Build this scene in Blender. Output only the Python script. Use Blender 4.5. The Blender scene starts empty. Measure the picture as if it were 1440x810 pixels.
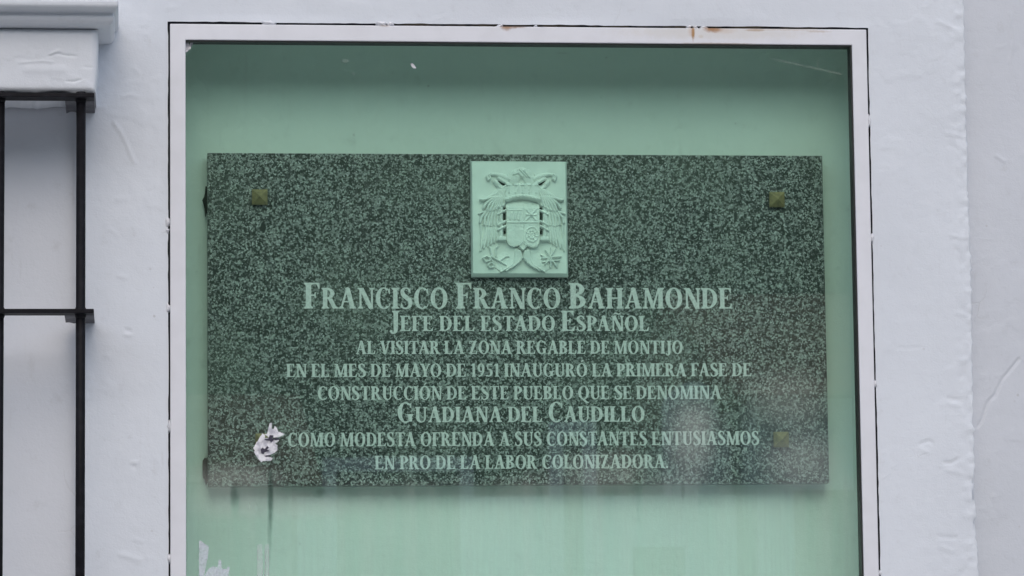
import bpy, math, random
import numpy as np
from mathutils import Matrix, Vector

random.seed(4)
S = bpy.context.scene
C = S.collection

# ------------------------------------------------------------------ camera, world, sun, exposure
F_PX, YAW, PITCH, ROLL = 5056.99, -0.1073, 0.11464, 0.01164
CAM = np.array([0.0, -5.5, 1.6])


def rot(y, p, r):
    cy, sy, cp, sp, cr, sr = math.cos(y), math.sin(y), math.cos(p), math.sin(p), math.cos(r), math.sin(r)
    return (np.array([[cy, -sy, 0], [sy, cy, 0], [0, 0, 1]]) @ np.array([[1, 0, 0], [0, cp, -sp], [0, sp, cp]])
            @ np.array([[cr, 0, sr], [0, 1, 0], [-sr, 0, cr]]))


RM = rot(YAW, PITCH, ROLL)
cd = bpy.data.cameras.new('camera')
cam = bpy.data.objects.new('camera', cd)
C.objects.link(cam)
cd.sensor_width = 36.0
cd.lens = F_PX / 1440 * 36
cd.clip_end = 2000
rt, fw, up = RM[:, 0], RM[:, 1], RM[:, 2]
cam.matrix_world = Matrix([[rt[0], up[0], -fw[0], CAM[0]], [rt[1], up[1], -fw[1], CAM[1]],
                           [rt[2], up[2], -fw[2], CAM[2]], [0, 0, 0, 1]])
S.camera = cam


def P(u, v, Y=0.0):
    """where the sight line through photo pixel (u, v) meets the plane y = Y  -> (X, Z) in metres"""
    d = RM @ np.array([(u - 720) / F_PX, 1.0, (405 - v) / F_PX])
    t = (Y - CAM[1]) / d[1]
    q = CAM + d * t
    return float(q[0]), float(q[2])


SUN_EL, SUN_ROT = math.radians(40), math.radians(182)
W = bpy.data.worlds.new('World')
S.world = W
W.use_nodes = True
wn = W.node_tree
sky = wn.nodes.new('ShaderNodeTexSky')
sky.sky_type = 'NISHITA'
sky.sun_disc = False
sky.sun_elevation = SUN_EL
sky.sun_rotation = SUN_ROT
sky.air_density = 1.0
sky.dust_density = 2.5
sky.ozone_density = 1.5
bgn = wn.nodes['Background']
wn.links.new(sky.outputs[0], bgn.inputs[0])
bgn.inputs[1].default_value = 0.15
sl = bpy.data.lights.new('sun', 'SUN')
sl.energy = 0.75
sl.angle = math.radians(100)
sl.color = (1.0, 0.985, 0.965)
sun = bpy.data.objects.new('sun', sl)
C.objects.link(sun)
sd = Vector((math.sin(SUN_ROT) * math.cos(SUN_EL), math.cos(SUN_ROT) * math.cos(SUN_EL), math.sin(SUN_EL)))
sun.rotation_euler = sd.to_track_quat('Z', 'Y').to_euler()
sun.location = (2, -6, 12)
S.view_settings.view_transform = 'Standard'
S.view_settings.look = 'None'
S.view_settings.gamma = 1
S.view_settings.exposure = 0.20


# ------------------------------------------------------------------ helpers
def tag(o, label=None, cat=None, group=None, kind=None):
    if label: o['label'] = label
    if cat: o['category'] = cat
    if group: o['group'] = group
    if kind: o['kind'] = kind
    return o


def empty(name, loc, label, cat, group=None):
    o = bpy.data.objects.new(name, None)
    C.objects.link(o)
    o.location = loc
    o.empty_display_size = 0.1
    return tag(o, label, cat, group)


def link(name, me, mats, parent=None):
    o = bpy.data.objects.new(name, me)
    C.objects.link(o)
    for m in (mats if isinstance(mats, (list, tuple)) else [mats]):
        me.materials.append(m)
    if parent:
        o.parent = parent
        pw = Matrix.Translation(parent.location)
        q = parent.parent
        if q is not None:
            pw = Matrix.Translation(q.location) @ parent.matrix_parent_inverse @ pw
        o.matrix_parent_inverse = pw.inverted()
    return o


class MB:
    def __init__(s):
        s.v, s.f, s.m = [], [], []

    def add(s, vs, fs, mi=0):
        b = len(s.v)
        s.v += [tuple(map(float, v)) for v in vs]
        s.f += [tuple(b + i for i in f) for f in fs]
        s.m += [mi] * len(fs)
        return s

    def box(s, x0, x1, y0, y1, z0, z1, mi=0):
        vs = [(x, y, z) for x in (x0, x1) for y in (y0, y1) for z in (z0, z1)]
        return s.add(vs, [(0, 1, 3, 2), (4, 6, 7, 5), (0, 4, 5, 1), (2, 3, 7, 6), (0, 2, 6, 4), (1, 5, 7, 3)], mi)

    def prism(s, pts, y0, y1, mi=0):
        """pts: outline in (x, z); y0 is the front"""
        n = len(pts)
        a = sum(pts[i][0] * pts[(i + 1) % n][1] - pts[(i + 1) % n][0] * pts[i][1] for i in range(n))
        if a < 0: pts = pts[::-1]
        vs = [(x, y0, z) for x, z in pts] + [(x, y1, z) for x, z in pts]
        fs = [tuple(range(n)), tuple(range(2 * n - 1, n - 1, -1))]
        fs += [(i, n + i, n + (i + 1) % n, (i + 1) % n) for i in range(n)]
        return s.add(vs, fs, mi)

    def strip(s, A, B, y0, y1, mi=0):
        """front strip between two polylines in (x, z), with side walls"""
        n = len(A)
        vs = [(x, y0, z) for x, z in A] + [(x, y0, z) for x, z in B] + [(x, y1, z) for x, z in A] + [(x, y1, z) for x, z in B]
        fs = []
        for i in range(n - 1):
            fs += [(i, i + 1, n + i + 1, n + i), (i, 2 * n + i, 2 * n + i + 1, i + 1),
                   (n + i, n + i + 1, 3 * n + i + 1, 3 * n + i)]
        fs += [(0, n, 3 * n, 2 * n), (n - 1, 3 * n - 1, 4 * n - 1, 2 * n - 1)]
        return s.add(vs, fs, mi)

    def tube(s, pts, rad, n=12, mi=0, cap=True):
        pts = [Vector(p) for p in pts]
        rings = []
        for i, p in enumerate(pts):
            d = (pts[min(i + 1, len(pts) - 1)] - pts[max(i - 1, 0)]).normalized()
            a = d.cross(Vector((0, 1, 0.01)) if abs(d.y) < .9 else Vector((1, 0, 0))).normalized()
            b = d.cross(a)
            r = rad[i] if isinstance(rad, (list, tuple)) else rad
            rings.append([p + (a * math.cos(2 * math.pi * k / n) + b * math.sin(2 * math.pi * k / n)) * r for k in range(n)])
        vs = [q for r in rings for q in r]
        fs = [(i * n + k, i * n + (k + 1) % n, (i + 1) * n + (k + 1) % n, (i + 1) * n + k)
              for i in range(len(pts) - 1) for k in range(n)]
        if cap: fs += [tuple(range(n - 1, -1, -1)), tuple((len(pts) - 1) * n + k for k in range(n))]
        return s.add(vs, fs, mi)

    def build(s, name, mats, parent=None, bevel=0, smooth=False):
        me = bpy.data.meshes.new(name)
        me.from_pydata(s.v, [], s.f)
        me.polygons.foreach_set('material_index', s.m)
        if smooth: me.polygons.foreach_set('use_smooth', [True] * len(s.f))
        me.update()
        o = link(name, me, mats, parent)
        if bevel:
            b = o.modifiers.new('bevel', 'BEVEL')
            b.width = bevel
            b.segments = 2
            b.limit_method = 'ANGLE'
        return o


def grid_mesh(name, V, quads, mats, parent=None, smooth=True):
    me = bpy.data.meshes.new(name)
    me.vertices.add(len(V))
    me.vertices.foreach_set('co', np.asarray(V, dtype=np.float32).ravel())
    nq = len(quads)
    me.loops.add(nq * 4)
    me.polygons.add(nq)
    me.loops.foreach_set('vertex_index', np.asarray(quads, dtype=np.int32).ravel())
    me.polygons.foreach_set('loop_start', np.arange(0, nq * 4, 4, dtype=np.int32))
    me.polygons.foreach_set('use_smooth', np.full(nq, smooth))
    me.update(calc_edges=True)
    me.validate()
    return link(name, me, mats, parent)


def hash2(i, j, seed):
    n = (i.astype(np.int64) * 374761393 + j.astype(np.int64) * 668265263 + seed * 1442695041) & 0x7fffffff
    n = ((n ^ (n >> 13)) * 1274126177) & 0x7fffffff
    n = (n ^ (n >> 16)) & 0xffff
    return n / 65535.0


def vnoise(x, z, scale, seed):
    x = x / scale; z = z / scale
    i = np.floor(x); j = np.floor(z)
    fx = x - i; fz = z - j
    fx = fx * fx * (3 - 2 * fx); fz = fz * fz * (3 - 2 * fz)
    a = hash2(i, j, seed); b = hash2(i + 1, j, seed); c = hash2(i, j + 1, seed); d = hash2(i + 1, j + 1, seed)
    return (a * (1 - fx) + b * fx) * (1 - fz) + (c * (1 - fx) + d * fx) * fz - .5


# ------------------------------------------------------------------ materials
def mat(name, col, rough=.6, metal=0.0):
    m = bpy.data.materials.new(name)
    m.use_nodes = True
    b = m.node_tree.nodes['Principled BSDF']
    b.inputs['Base Color'].default_value = (*col, 1)
    b.inputs['Roughness'].default_value = rough
    b.inputs['Metallic'].default_value = metal
    return m


class NT:
    """short-hand for building node trees"""
    def __init__(s, m):
        s.t = m.node_tree
        s.b = s.t.nodes.get('Principled BSDF')
        tc = s.t.nodes.new('ShaderNodeTexCoord')
        s.co = tc.outputs['Object']
        sx = s.t.nodes.new('ShaderNodeSeparateXYZ')
        s.t.links.new(s.co, sx.inputs[0])
        s.x, s.y, s.z = sx.outputs

    def set(s, inp, v):
        if isinstance(v, bpy.types.NodeSocket): s.t.links.new(v, inp)
        elif isinstance(v, tuple) and len(v) == 3 and inp.type == 'RGBA': inp.default_value = (*v, 1)
        else: inp.default_value = v

    def math(s, op, a, b=0.0, c=None, clamp=False):
        n = s.t.nodes.new('ShaderNodeMath'); n.operation = op; n.use_clamp = clamp
        s.set(n.inputs[0], a); s.set(n.inputs[1], b)
        if c is not None: s.set(n.inputs[2], c)
        return n.outputs[0]

    def noise(s, scale, detail=3, rough=.55, vec=None, w=0.0):
        n = s.t.nodes.new('ShaderNodeTexNoise')
        if w:
            n.noise_dimensions = '4D'; n.inputs['W'].default_value = w
        n.inputs['Scale'].default_value = scale
        n.inputs['Detail'].default_value = detail
        n.inputs['Roughness'].default_value = rough
        s.t.links.new(vec or s.co, n.inputs['Vector'])
        return n.outputs[0]

    def scaled(s, sx, sy, sz):
        n = s.t.nodes.new('ShaderNodeMapping')
        n.inputs['Scale'].default_value = (sx, sy, sz)
        s.t.links.new(s.co, n.inputs['Vector'])
        return n.outputs[0]

    def voronoi(s, scale, feature='F1', out='Distance', rnd=1.0):
        n = s.t.nodes.new('ShaderNodeTexVoronoi'); n.feature = feature
        n.inputs['Scale'].default_value = scale
        n.inputs['Randomness'].default_value = rnd
        s.t.links.new(s.co, n.inputs['Vector'])
        return n.outputs[out]

    def rng(s, v, a, b, c=0.0, d=1.0, smooth=True):
        n = s.t.nodes.new('ShaderNodeMapRange')
        n.interpolation_type = 'SMOOTHSTEP' if smooth else 'LINEAR'
        s.set(n.inputs[0], v)
        for i, k in enumerate((a, b, c, d)): n.inputs[i + 1].default_value = k
        return n.outputs[0]

    def mix(s, f, a, b, blend='MIX'):
        n = s.t.nodes.new('ShaderNodeMix'); n.data_type = 'RGBA'; n.blend_type = blend
        s.set(n.inputs[0], f); s.set(n.inputs[6], a); s.set(n.inputs[7], b)
        return n.outputs[2]

    def blob(s, cx, cz, rx, rz, nz=None, amt=.8, soft=.6):
        """soft elliptical patch with a ragged edge, centred on (cx, cz) in metres"""
        dx = s.math('DIVIDE', s.math('SUBTRACT', s.x, cx), rx)
        dz = s.math('DIVIDE', s.math('SUBTRACT', s.z, cz), rz)
        d = s.math('SQRT', s.math('ADD', s.math('MULTIPLY', dx, dx), s.math('MULTIPLY', dz, dz)))
        if nz is not None: d = s.math('ADD', d, s.math('MULTIPLY', s.math('SUBTRACT', nz, .5), amt))
        return s.rng(d, 1.0 - soft, 1.0 + soft * .4, 1.0, 0.0)

    def bump(s, h, strength=.3, dist=.002):
        n = s.t.nodes.new('ShaderNodeBump')
        n.inputs['Strength'].default_value = strength
        n.inputs['Distance'].default_value = dist
        s.t.links.new(h, n.inputs['Height'])
        s.t.links.new(n.outputs[0], s.b.inputs['Normal'])

    def col(s, c): s.set(s.b.inputs['Base Color'], c)
    def rough(s, v): s.set(s.b.inputs['Roughness'], v)


def plaster(name, a, b, dirt=(.42, .42, .41)):
    m = mat(name, a, .75)
    n = NT(m)
    n1 = n.noise(3.2, 4, .6)
    n2 = n.noise(38, 4, .6)
    c = n.mix(n.rng(n1, .3, .7), a, b)
    c = n.mix(n.math('MULTIPLY', n.rng(n2, .58, .8), .22), c, dirt)
    sp = n.voronoi(46)
    c = n.mix(n.math('MULTIPLY', n.rng(sp, .05, .13, 1, 0), n.math('MULTIPLY', n.rng(n.noise(9, 2), .56, .68), .55)), c, dirt)
    # brush strokes, a few drips and hairline cracks
    br = n.noise(1, 4, .6, n.scaled(14, 14, 150))
    br2 = n.noise(1, 4, .6, n.scaled(120, 120, 12), w=2.0)
    c = n.mix(n.math('MULTIPLY', n.rng(br2, .55, .8), n.math('MULTIPLY', n.rng(n.noise(5, 2), .45, .65), .22)), c, dirt)
    wv = n.t.nodes.new('ShaderNodeVectorMath'); wv.operation = 'MULTIPLY_ADD'
    nc = n.t.nodes.new('ShaderNodeTexNoise'); nc.inputs['Scale'].default_value = 11; nc.inputs['Detail'].default_value = 4
    n.t.links.new(n.co, nc.inputs['Vector']); n.t.links.new(nc.outputs['Color'], wv.inputs[0])
    wv.inputs[1].default_value = (.05, .05, .05); n.t.links.new(n.co, wv.inputs[2])
    vo = n.t.nodes.new('ShaderNodeTexVoronoi'); vo.feature = 'DISTANCE_TO_EDGE'; vo.inputs['Scale'].default_value = 6.5
    n.t.links.new(wv.outputs[0], vo.inputs['Vector'])
    ck = n.math('MULTIPLY', n.rng(vo.outputs['Distance'], .002, .009, 1, 0), n.rng(n.noise(7, 2, w=5.0), .60, .72))
    c = n.mix(n.math('MULTIPLY', ck, .22), c, dirt)
    n.col(c)
    n.rough(n.rng(n2, .3, .7, .62, .85))
    h_ = n.math('ADD', n.noise(420, 3), n.math('MULTIPLY', n.noise(90, 3), 1.6))
    h_ = n.math('ADD', h_, n.math('ADD', n.math('MULTIPLY', br, .45), n.math('MULTIPLY', br2, .2)))
    h_ = n.math('SUBTRACT', h_, n.math('MULTIPLY', ck, 1.5))
    n.bump(h_, .26, .0012)
    return m


M = {}
M['plaster'] = plaster('white_limewash', (.71, .748, .79), (.67, .706, .747))
M['plaster_grey'] = plaster('dull_limewash', (.615, .643, .685), (.575, .603, .64))
M['moulding'] = plaster('moulding_limewash', (.705, .738, .775), (.67, .70, .735))
M['panel'] = plaster('panel_paint', (.70, .725, .765), (.665, .69, .725))
M['niche'] = plaster('niche_paint', (.82, .83, .81), (.78, .79, .77))
m = mat('dark_joint', (.018, .019, .024), .9); n = NT(m)
top_ = n.math('MULTIPLY', n.math('GREATER_THAN', n.z, 2.64), n.math('MULTIPLY', n.rng(n.x, .40, .44), n.rng(n.x, 1.08, 1.12, 1, 0)))
n.col(n.mix(n.math('MULTIPLY', top_, n.rng(n.noise(26, 4), .35, .6)), (.016, .017, .022), (.16, .125, .085)))
M['joint'] = m
M['rubber'] = mat('black_rubber', (.012, .013, .013), .5)

# wrought iron, black paint
m = mat('black_iron', (.008, .008, .011), .6); n = NT(m)
n.col(n.mix(n.rng(n.noise(60, 4), .45, .75), (.004, .004, .006), (.011, .011, .015))); n.b.inputs['Specular IOR Level'].default_value = .18
n.bump(n.noise(240, 3), .3, .001); M['iron'] = m
m = mat('grey_iron', (.05, .05, .055), .6); n = NT(m)
n.col(n.mix(n.rng(n.noise(70, 4), .4, .7), (.05, .05, .058), (.10, .10, .11)))
n.bump(n.noise(200, 3), .4, .0015); M['lug'] = m

# white painted steel frame with rust
m = mat('white_painted_steel', (.76, .76, .77), .42); n = NT(m)
nz = n.noise(120, 4, .65)
nz2 = n.noise(24, 3)
c = n.mix(n.rng(nz2, .35, .7), (.745, .755, .79), (.71, .72, .75))
grime = n.math('MULTIPLY', n.blob(*P(1010, 47), .17, .012, nz, 1.0), .30)
c = n.mix(grime, c, (.60, .55, .44))
for (u, v, ru, rv, k, colr) in ((714, 38.5, 12, 3.5, .75, (.30, .15, .06)), (728, 38, 12, 2.4, .7, (.26, .14, .07)),
                                (974, 47, 2.8, 11.5, 1.0, (.36, .19, .06)), (971, 45, 4.5, 9, .35, (.55, .36, .24)),
                                (1003, 41.5, 14, 5.5, 1.0, (.34, .16, .06)), (712, 40, 7, 5, .6, (.36, .2, .1)), (540, 37, 9, 2.2, .5, (.3, .22, .15)), (1062, 43, 16, 2.2, .6, (.4, .24, .12)), (1150, 45, 18, 1.8, .4, (.45, .33, .22)), (1006, 62, 60, 1.6, .5, (.3, .2, .1)), (1015, 43, 22, 6, .35, (.58, .42, .30)),
                                (985, 52, 4, 3, .3, (.5, .4, .25)), (1100, 42, 60, 2, .35, (.45, .33, .22)),
                                (652, 35, 34, 1.6, .45, (.4, .32, .2))):
    cx, cz = P(u, v)
    c = n.mix(n.math('MULTIPLY', n.blob(cx, cz, ru * .00109, rv * .00109, nz, 1.1, .7), k), c, colr)
n.col(c)
n.bump(n.noise(300, 2), .12, .0006)
M['frame'] = m

# speckled dark granite
m = mat('speckled_granite', (.1, .1, .1), .35); n = NT(m)
g1 = n.noise(250, 2, .6)
g2 = n.noise(340, 1.5, .55, w=3.1)
g3 = n.voronoi(330, 'F1', 'Color')
sp = n.t.nodes.new('ShaderNodeSeparateColor'); n.t.links.new(g3, sp.inputs[0])
c = n.mix(n.rng(g1, .43, .57), (.013, .016, .016), (.235, .23, .232))
c = n.mix(n.rng(g2, .56, .64), c, (.49, .475, .48))
c = n.mix(n.math('MULTIPLY', n.math('GREATER_THAN', sp.outputs[0], .66), .8), c, (.016, .018, .02))
c = n.mix(n.math('MULTIPLY', n.math('LESS_THAN', sp.outputs[1], .10), .75), c, (.42, .43, .41))
big = n.noise(7, 3)
c = n.mix(n.math('MULTIPLY', n.rng(big, .4, .7), .18), c, (.20, .21, .18))
c = n.mix(n.blob(*P(370, 320, .09), .0055, .009, g1, .6, .3), c, (.008, .012, .012))
n.col(c)
M['granite'] = m

m = mat('inscription_white', (.60, .62, .60), .7); n = NT(m)
n.col(n.mix(n.rng(n.noise(300, 3), .35, .75), (.80, .74, .755), (.60, .565, .575))); M['letter'] = m

m = mat('white_marble_resin', (.74, .76, .73), .55); n = NT(m)
n.col(n.mix(n.rng(n.noise(30, 4), .35, .7), (.84, .85, .83), (.76, .77, .75))); M['emblem'] = m
M['slot_shade'] = mat('painted_slot_shade', (.02, .03, .025), .9)  # dark colour standing in for the shade inside holes of the relief

m = mat('tarnished_bronze', (.20, .15, .07), .55, .25); n = NT(m)
n.col(n.mix(n.rng(n.noise(160, 4), .4, .7), (.33, .25, .13), (.22, .175, .10))); M['bronze'] = m
M['mortar'] = mat('dark_mortar', (.035, .04, .035), .95)

m = mat('torn_paper', (.72, .71, .76), .85); n = NT(m)
n.col(n.mix(n.rng(n.noise(150, 4), .38, .68), (.80, .80, .82), (.50, .50, .55))); M['paper'] = m
M['ink'] = mat('dark_print', (.05, .045, .07), .8)


def translucent_paper(name, col, alpha):
    m = bpy.data.materials.new(name); m.use_nodes = True
    t = m.node_tree
    n = NT(m)
    out = t.nodes['Material Output']
    n.col(col); n.rough(.8)
    tr = t.nodes.new('ShaderNodeBsdfTransparent')
    mx = t.nodes.new('ShaderNodeMixShader')
    t.links.new(n.rng(n.noise(130, 4), .25, .7, alpha * .45, alpha), mx.inputs[0])
    t.links.new(tr.outputs[0], mx.inputs[1]); t.links.new(n.b.outputs[0], mx.inputs[2])
    t.links.new(mx.outputs[0], out.inputs[0])
    return m


M['residue'] = translucent_paper('tape_residue', (.70, .73, .80), .62)
M['residue_faint'] = translucent_paper('glue_residue', (.70, .75, .75), .24)


def glass(name, dust_glare):
    m = bpy.data.materials.new(name); m.use_nodes = True
    t = m.node_tree; n = NT(m)
    t.nodes.remove(n.b)
    out = t.nodes['Material Output']
    tr = t.nodes.new('ShaderNodeBsdfTransparent'); tr.inputs[0].default_value = (*GLASS_T, 1)
    gl = t.nodes.new('ShaderNodeBsdfGlossy'); gl.inputs['Roughness'].default_value = .012
    gl.inputs[0].default_value = (1, 1, 1, 1)
    lw = t.nodes.new('ShaderNodeLayerWeight'); lw.inputs[0].default_value = .5
    f5 = n.math('POWER', lw.outputs['Facing'], 5.0)
    fr = n.math('ADD', n.math('MULTIPLY', f5, .9), .105 if dust_glare else .012)
    mx = t.nodes.new('ShaderNodeMixShader')
    t.links.new(fr, mx.inputs[0]); t.links.new(tr.outputs[0], mx.inputs[1]); t.links.new(gl.outputs[0], mx.inputs[2])
    if not dust_glare:
        t.links.new(mx.outputs[0], out.inputs[0])
        return m
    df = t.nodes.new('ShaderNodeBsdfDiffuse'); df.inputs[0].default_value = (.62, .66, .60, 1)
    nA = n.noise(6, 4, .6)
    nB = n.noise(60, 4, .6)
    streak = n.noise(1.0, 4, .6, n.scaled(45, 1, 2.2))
    # bottom zone: pane dust, strengthened to paint in pale reflections
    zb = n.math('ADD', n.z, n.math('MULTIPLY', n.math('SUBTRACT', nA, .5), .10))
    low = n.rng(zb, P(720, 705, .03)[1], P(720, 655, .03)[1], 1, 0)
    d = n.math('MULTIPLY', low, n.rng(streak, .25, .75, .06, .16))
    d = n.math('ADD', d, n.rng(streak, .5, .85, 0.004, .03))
    for (u, v, ru, rv, k) in ((975, 618, 38, 60, .20), (985, 590, 30, 34, .06), (1110, 562, 60, 46, .12), (1130, 650, 64, 46, .18), (850, 655, 74, 28, .12),  # wide blobs paint bright street reflections; the small ones are smudges
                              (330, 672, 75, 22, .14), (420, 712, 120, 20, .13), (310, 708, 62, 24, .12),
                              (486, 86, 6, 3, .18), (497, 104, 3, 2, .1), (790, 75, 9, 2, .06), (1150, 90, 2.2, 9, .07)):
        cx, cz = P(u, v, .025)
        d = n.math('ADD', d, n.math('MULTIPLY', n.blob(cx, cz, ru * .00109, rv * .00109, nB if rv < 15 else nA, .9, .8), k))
    # clean run-off streaks below the sticker
    for (u, v, ru, rv, k) in ((380, 715, 4.5, 72, .85), (330, 705, 7, 26, .6), (451, 692, 12, 12, .5)):
        cx, cz = P(u, v, .025)
        d = n.math('MULTIPLY', d, n.math('SUBTRACT', 1.0, n.math('MULTIPLY', n.blob(cx, cz, ru * .00109, rv * .00109, nA, .5, .6), k)))
    # long scratch near the top right corner
    (xa, za), (xb, zb2) = P(1078, 81, .025), P(1186, 105, .025)
    L = math.hypot(xb - xa, zb2 - za); ux, uz = (xb - xa) / L, (zb2 - za) / L
    ex = n.math('SUBTRACT', n.x, xa); ez = n.math('SUBTRACT', n.z, za)
    al = n.math('ADD', n.math('MULTIPLY', ex, ux), n.math('MULTIPLY', ez, uz))
    pe = n.math('ABSOLUTE', n.math('ADD', n.math('MULTIPLY', ex, -uz), n.math('MULTIPLY', ez, ux)))
    sc = n.math('MULTIPLY', n.rng(pe, .0005, .0026, 1, 0),
                n.math('MULTIPLY', n.rng(al, 0, .012), n.rng(al, L - .006, L, 1, 0)))
    d = n.math('ADD', d, n.math('MULTIPLY', sc, n.rng(nB, .3, .65, .04, .16)))
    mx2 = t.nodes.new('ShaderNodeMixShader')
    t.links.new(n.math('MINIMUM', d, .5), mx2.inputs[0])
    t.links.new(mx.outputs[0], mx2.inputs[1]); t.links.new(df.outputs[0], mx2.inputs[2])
    dk = t.nodes.new('ShaderNodeBsdfDiffuse'); dk.inputs[0].default_value = (.035, .055, .045, 1)
    run = 0.0
    for (u, v, ru, rv, k) in ((381, 690, 4.2, 52, .55), (379, 745, 3.4, 50, .25), (329, 697, 6, 16, .30), (291, 660, 4, 22, .35), (452, 691, 9, 6, .3), (960, 690, 3, 14, .22)):
        cx, cz = P(u, v, .025)
        run = n.math('ADD', run, n.math('MULTIPLY', n.blob(cx, cz, ru * .00109, rv * .00109, nB, .7, .8), k))
    mx3 = t.nodes.new('ShaderNodeMixShader')
    t.links.new(run, mx3.inputs[0]); t.links.new(mx2.outputs[0], mx3.inputs[1]); t.links.new(dk.outputs[0], mx3.inputs[2])
    t.links.new(mx3.outputs[0], out.inputs[0])
    return m


GLASS_T = (.880, .992, .942)
M['glass_front'] = glass('green_glass_dust_glare', True)
M['glass_back'] = glass('green_glass', False)

# ------------------------------------------------------------------ measured layout (metres; wall face at y = 0)
OPX0, OPX1, OPZ1, OPZ0 = .0624, 1.1620, 2.6512, 1.690      # opening in the wall
FRX0, FRX1, FRZ1, FRZ0 = .0655, 1.1588, 2.6472, 1.695      # outer edge of the frame
INX0, INX1, INZ1, INZ0 = .0893, 1.1353, 2.6223, 1.722      # inner edge of the frame
PLX0, PLX1, PLZ1, PLZ0 = .1246, 1.1025, 2.4602, 1.9372     # granite slab
EDGE = 1.3161                                              # where the facade ends on the right
WINX1 = P(106.5, 300)[0]
WINX0, WINZ0 = WINX1 - 1.12, .95
GY0, GY1 = -.150, -.112                                    # grille flat bars, front and back
LINY = -.138
LINZ0 = P(70, 129.5, LINY)[1]
LINZ1 = P(70, 40, LINY)[1]
LINX1 = P(136.5, 90, LINY)[0]
LINX0 = WINX0 - (LINX1 - WINX1)

# ------------------------------------------------------------------ ground and road
gm = mat('paving', (.30, .29, .27), .85); n = NT(gm)
n.col(n.mix(n.rng(n.noise(3, 4), .3, .7), (.44, .435, .42), (.37, .365, .35))); n.bump(n.noise(40, 4), .3, .004)  # unseen ground, kept pale to bounce light up into the niche
am = mat('worn_concrete', (.05, .05, .052), .9); n = NT(am)
n.col(n.mix(n.rng(n.noise(5, 5), .3, .7), (.30, .295, .285), (.24, .235, .225))); n.bump(n.noise(150, 3), .4, .004)  # unseen road surface, made pale for the same bounce light
em = mat('earth', (.16, .13, .09), .95); n = NT(em)
n.col(n.mix(n.rng(n.noise(.3, 5), .3, .7), (.18, .15, .10), (.09, .11, .05)))
tag(MB().add([(-400, -400, -.14), (400, -400, -.14), (400, 400, -.14), (-400, 400, -.14)], [(0, 1, 2, 3)]).build('ground', em), kind='structure')
tag(MB().add([(-60, -11, -.125), (60, -11, -.125), (60, -3.2, -.125), (-60, -3.2, -.125)], [(0, 1, 2, 3)]).build('road', am), kind='structure')
tag(MB().box(-60, 60, -3.2, .03, -.13, 0).build('pavement', gm, bevel=.01), kind='structure')
tag(MB().box(-60, 60, -19.9, -11, -.13, 0).build('pavement', gm, bevel=.01), kind='structure')

# ------------------------------------------------------------------ the white facade
house = empty('house', (-1.0, 0, 0), 'white limewashed house front holding the glazed niche and the barred window', 'house')


def seg_ridge(X, Z, pts, w, h):
    out = np.zeros_like(X)
    for (x0, z0), (x1, z1) in zip(pts[:-1], pts[1:]):
        dx, dz = x1 - x0, z1 - z0
        t = np.clip(((X - x0) * dx + (Z - z0) * dz) / (dx * dx + dz * dz), 0, 1)
        d2 = (X - x0 - t * dx) ** 2 + (Z - z0 - t * dz) ** 2
        out = np.maximum(out, np.exp(-d2 / (w * w * .38)))
    return out * h * .7


def px_pts(*uv, Y=0.0): return [P(u, v, Y) for u, v in uv]


def wall_height(X, Z, seed):
    h = vnoise(X, Z, .22, seed) * .0040 + vnoise(X, Z, .09, seed + 1) * .0016 + vnoise(X, Z, .035, seed + 2) * .0005
    h += vnoise(X, Z, .013, seed + 3) * .0004
    # old flaked limewash painted over: terraces of thin coats
    t = vnoise(X, Z, .07, seed + 4) + .5 * vnoise(X, Z, .026, seed + 5) + .25 * vnoise(X, Z, .011, seed + 6)
    h += np.clip((t - .27) * 22, 0, 1) * .0005
    return h


def axis(lo, hi, f0, f1, fine, coarse, extra):
    a = list(np.arange(lo, f0, coarse)) + list(np.arange(f0, f1, fine)) + list(np.arange(f1, hi, coarse)) + [hi]
    for e in extra:
        i = int(np.argmin([abs(q - e) for q in a])); a[i] = e
    return np.array(sorted(set(a)))


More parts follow.
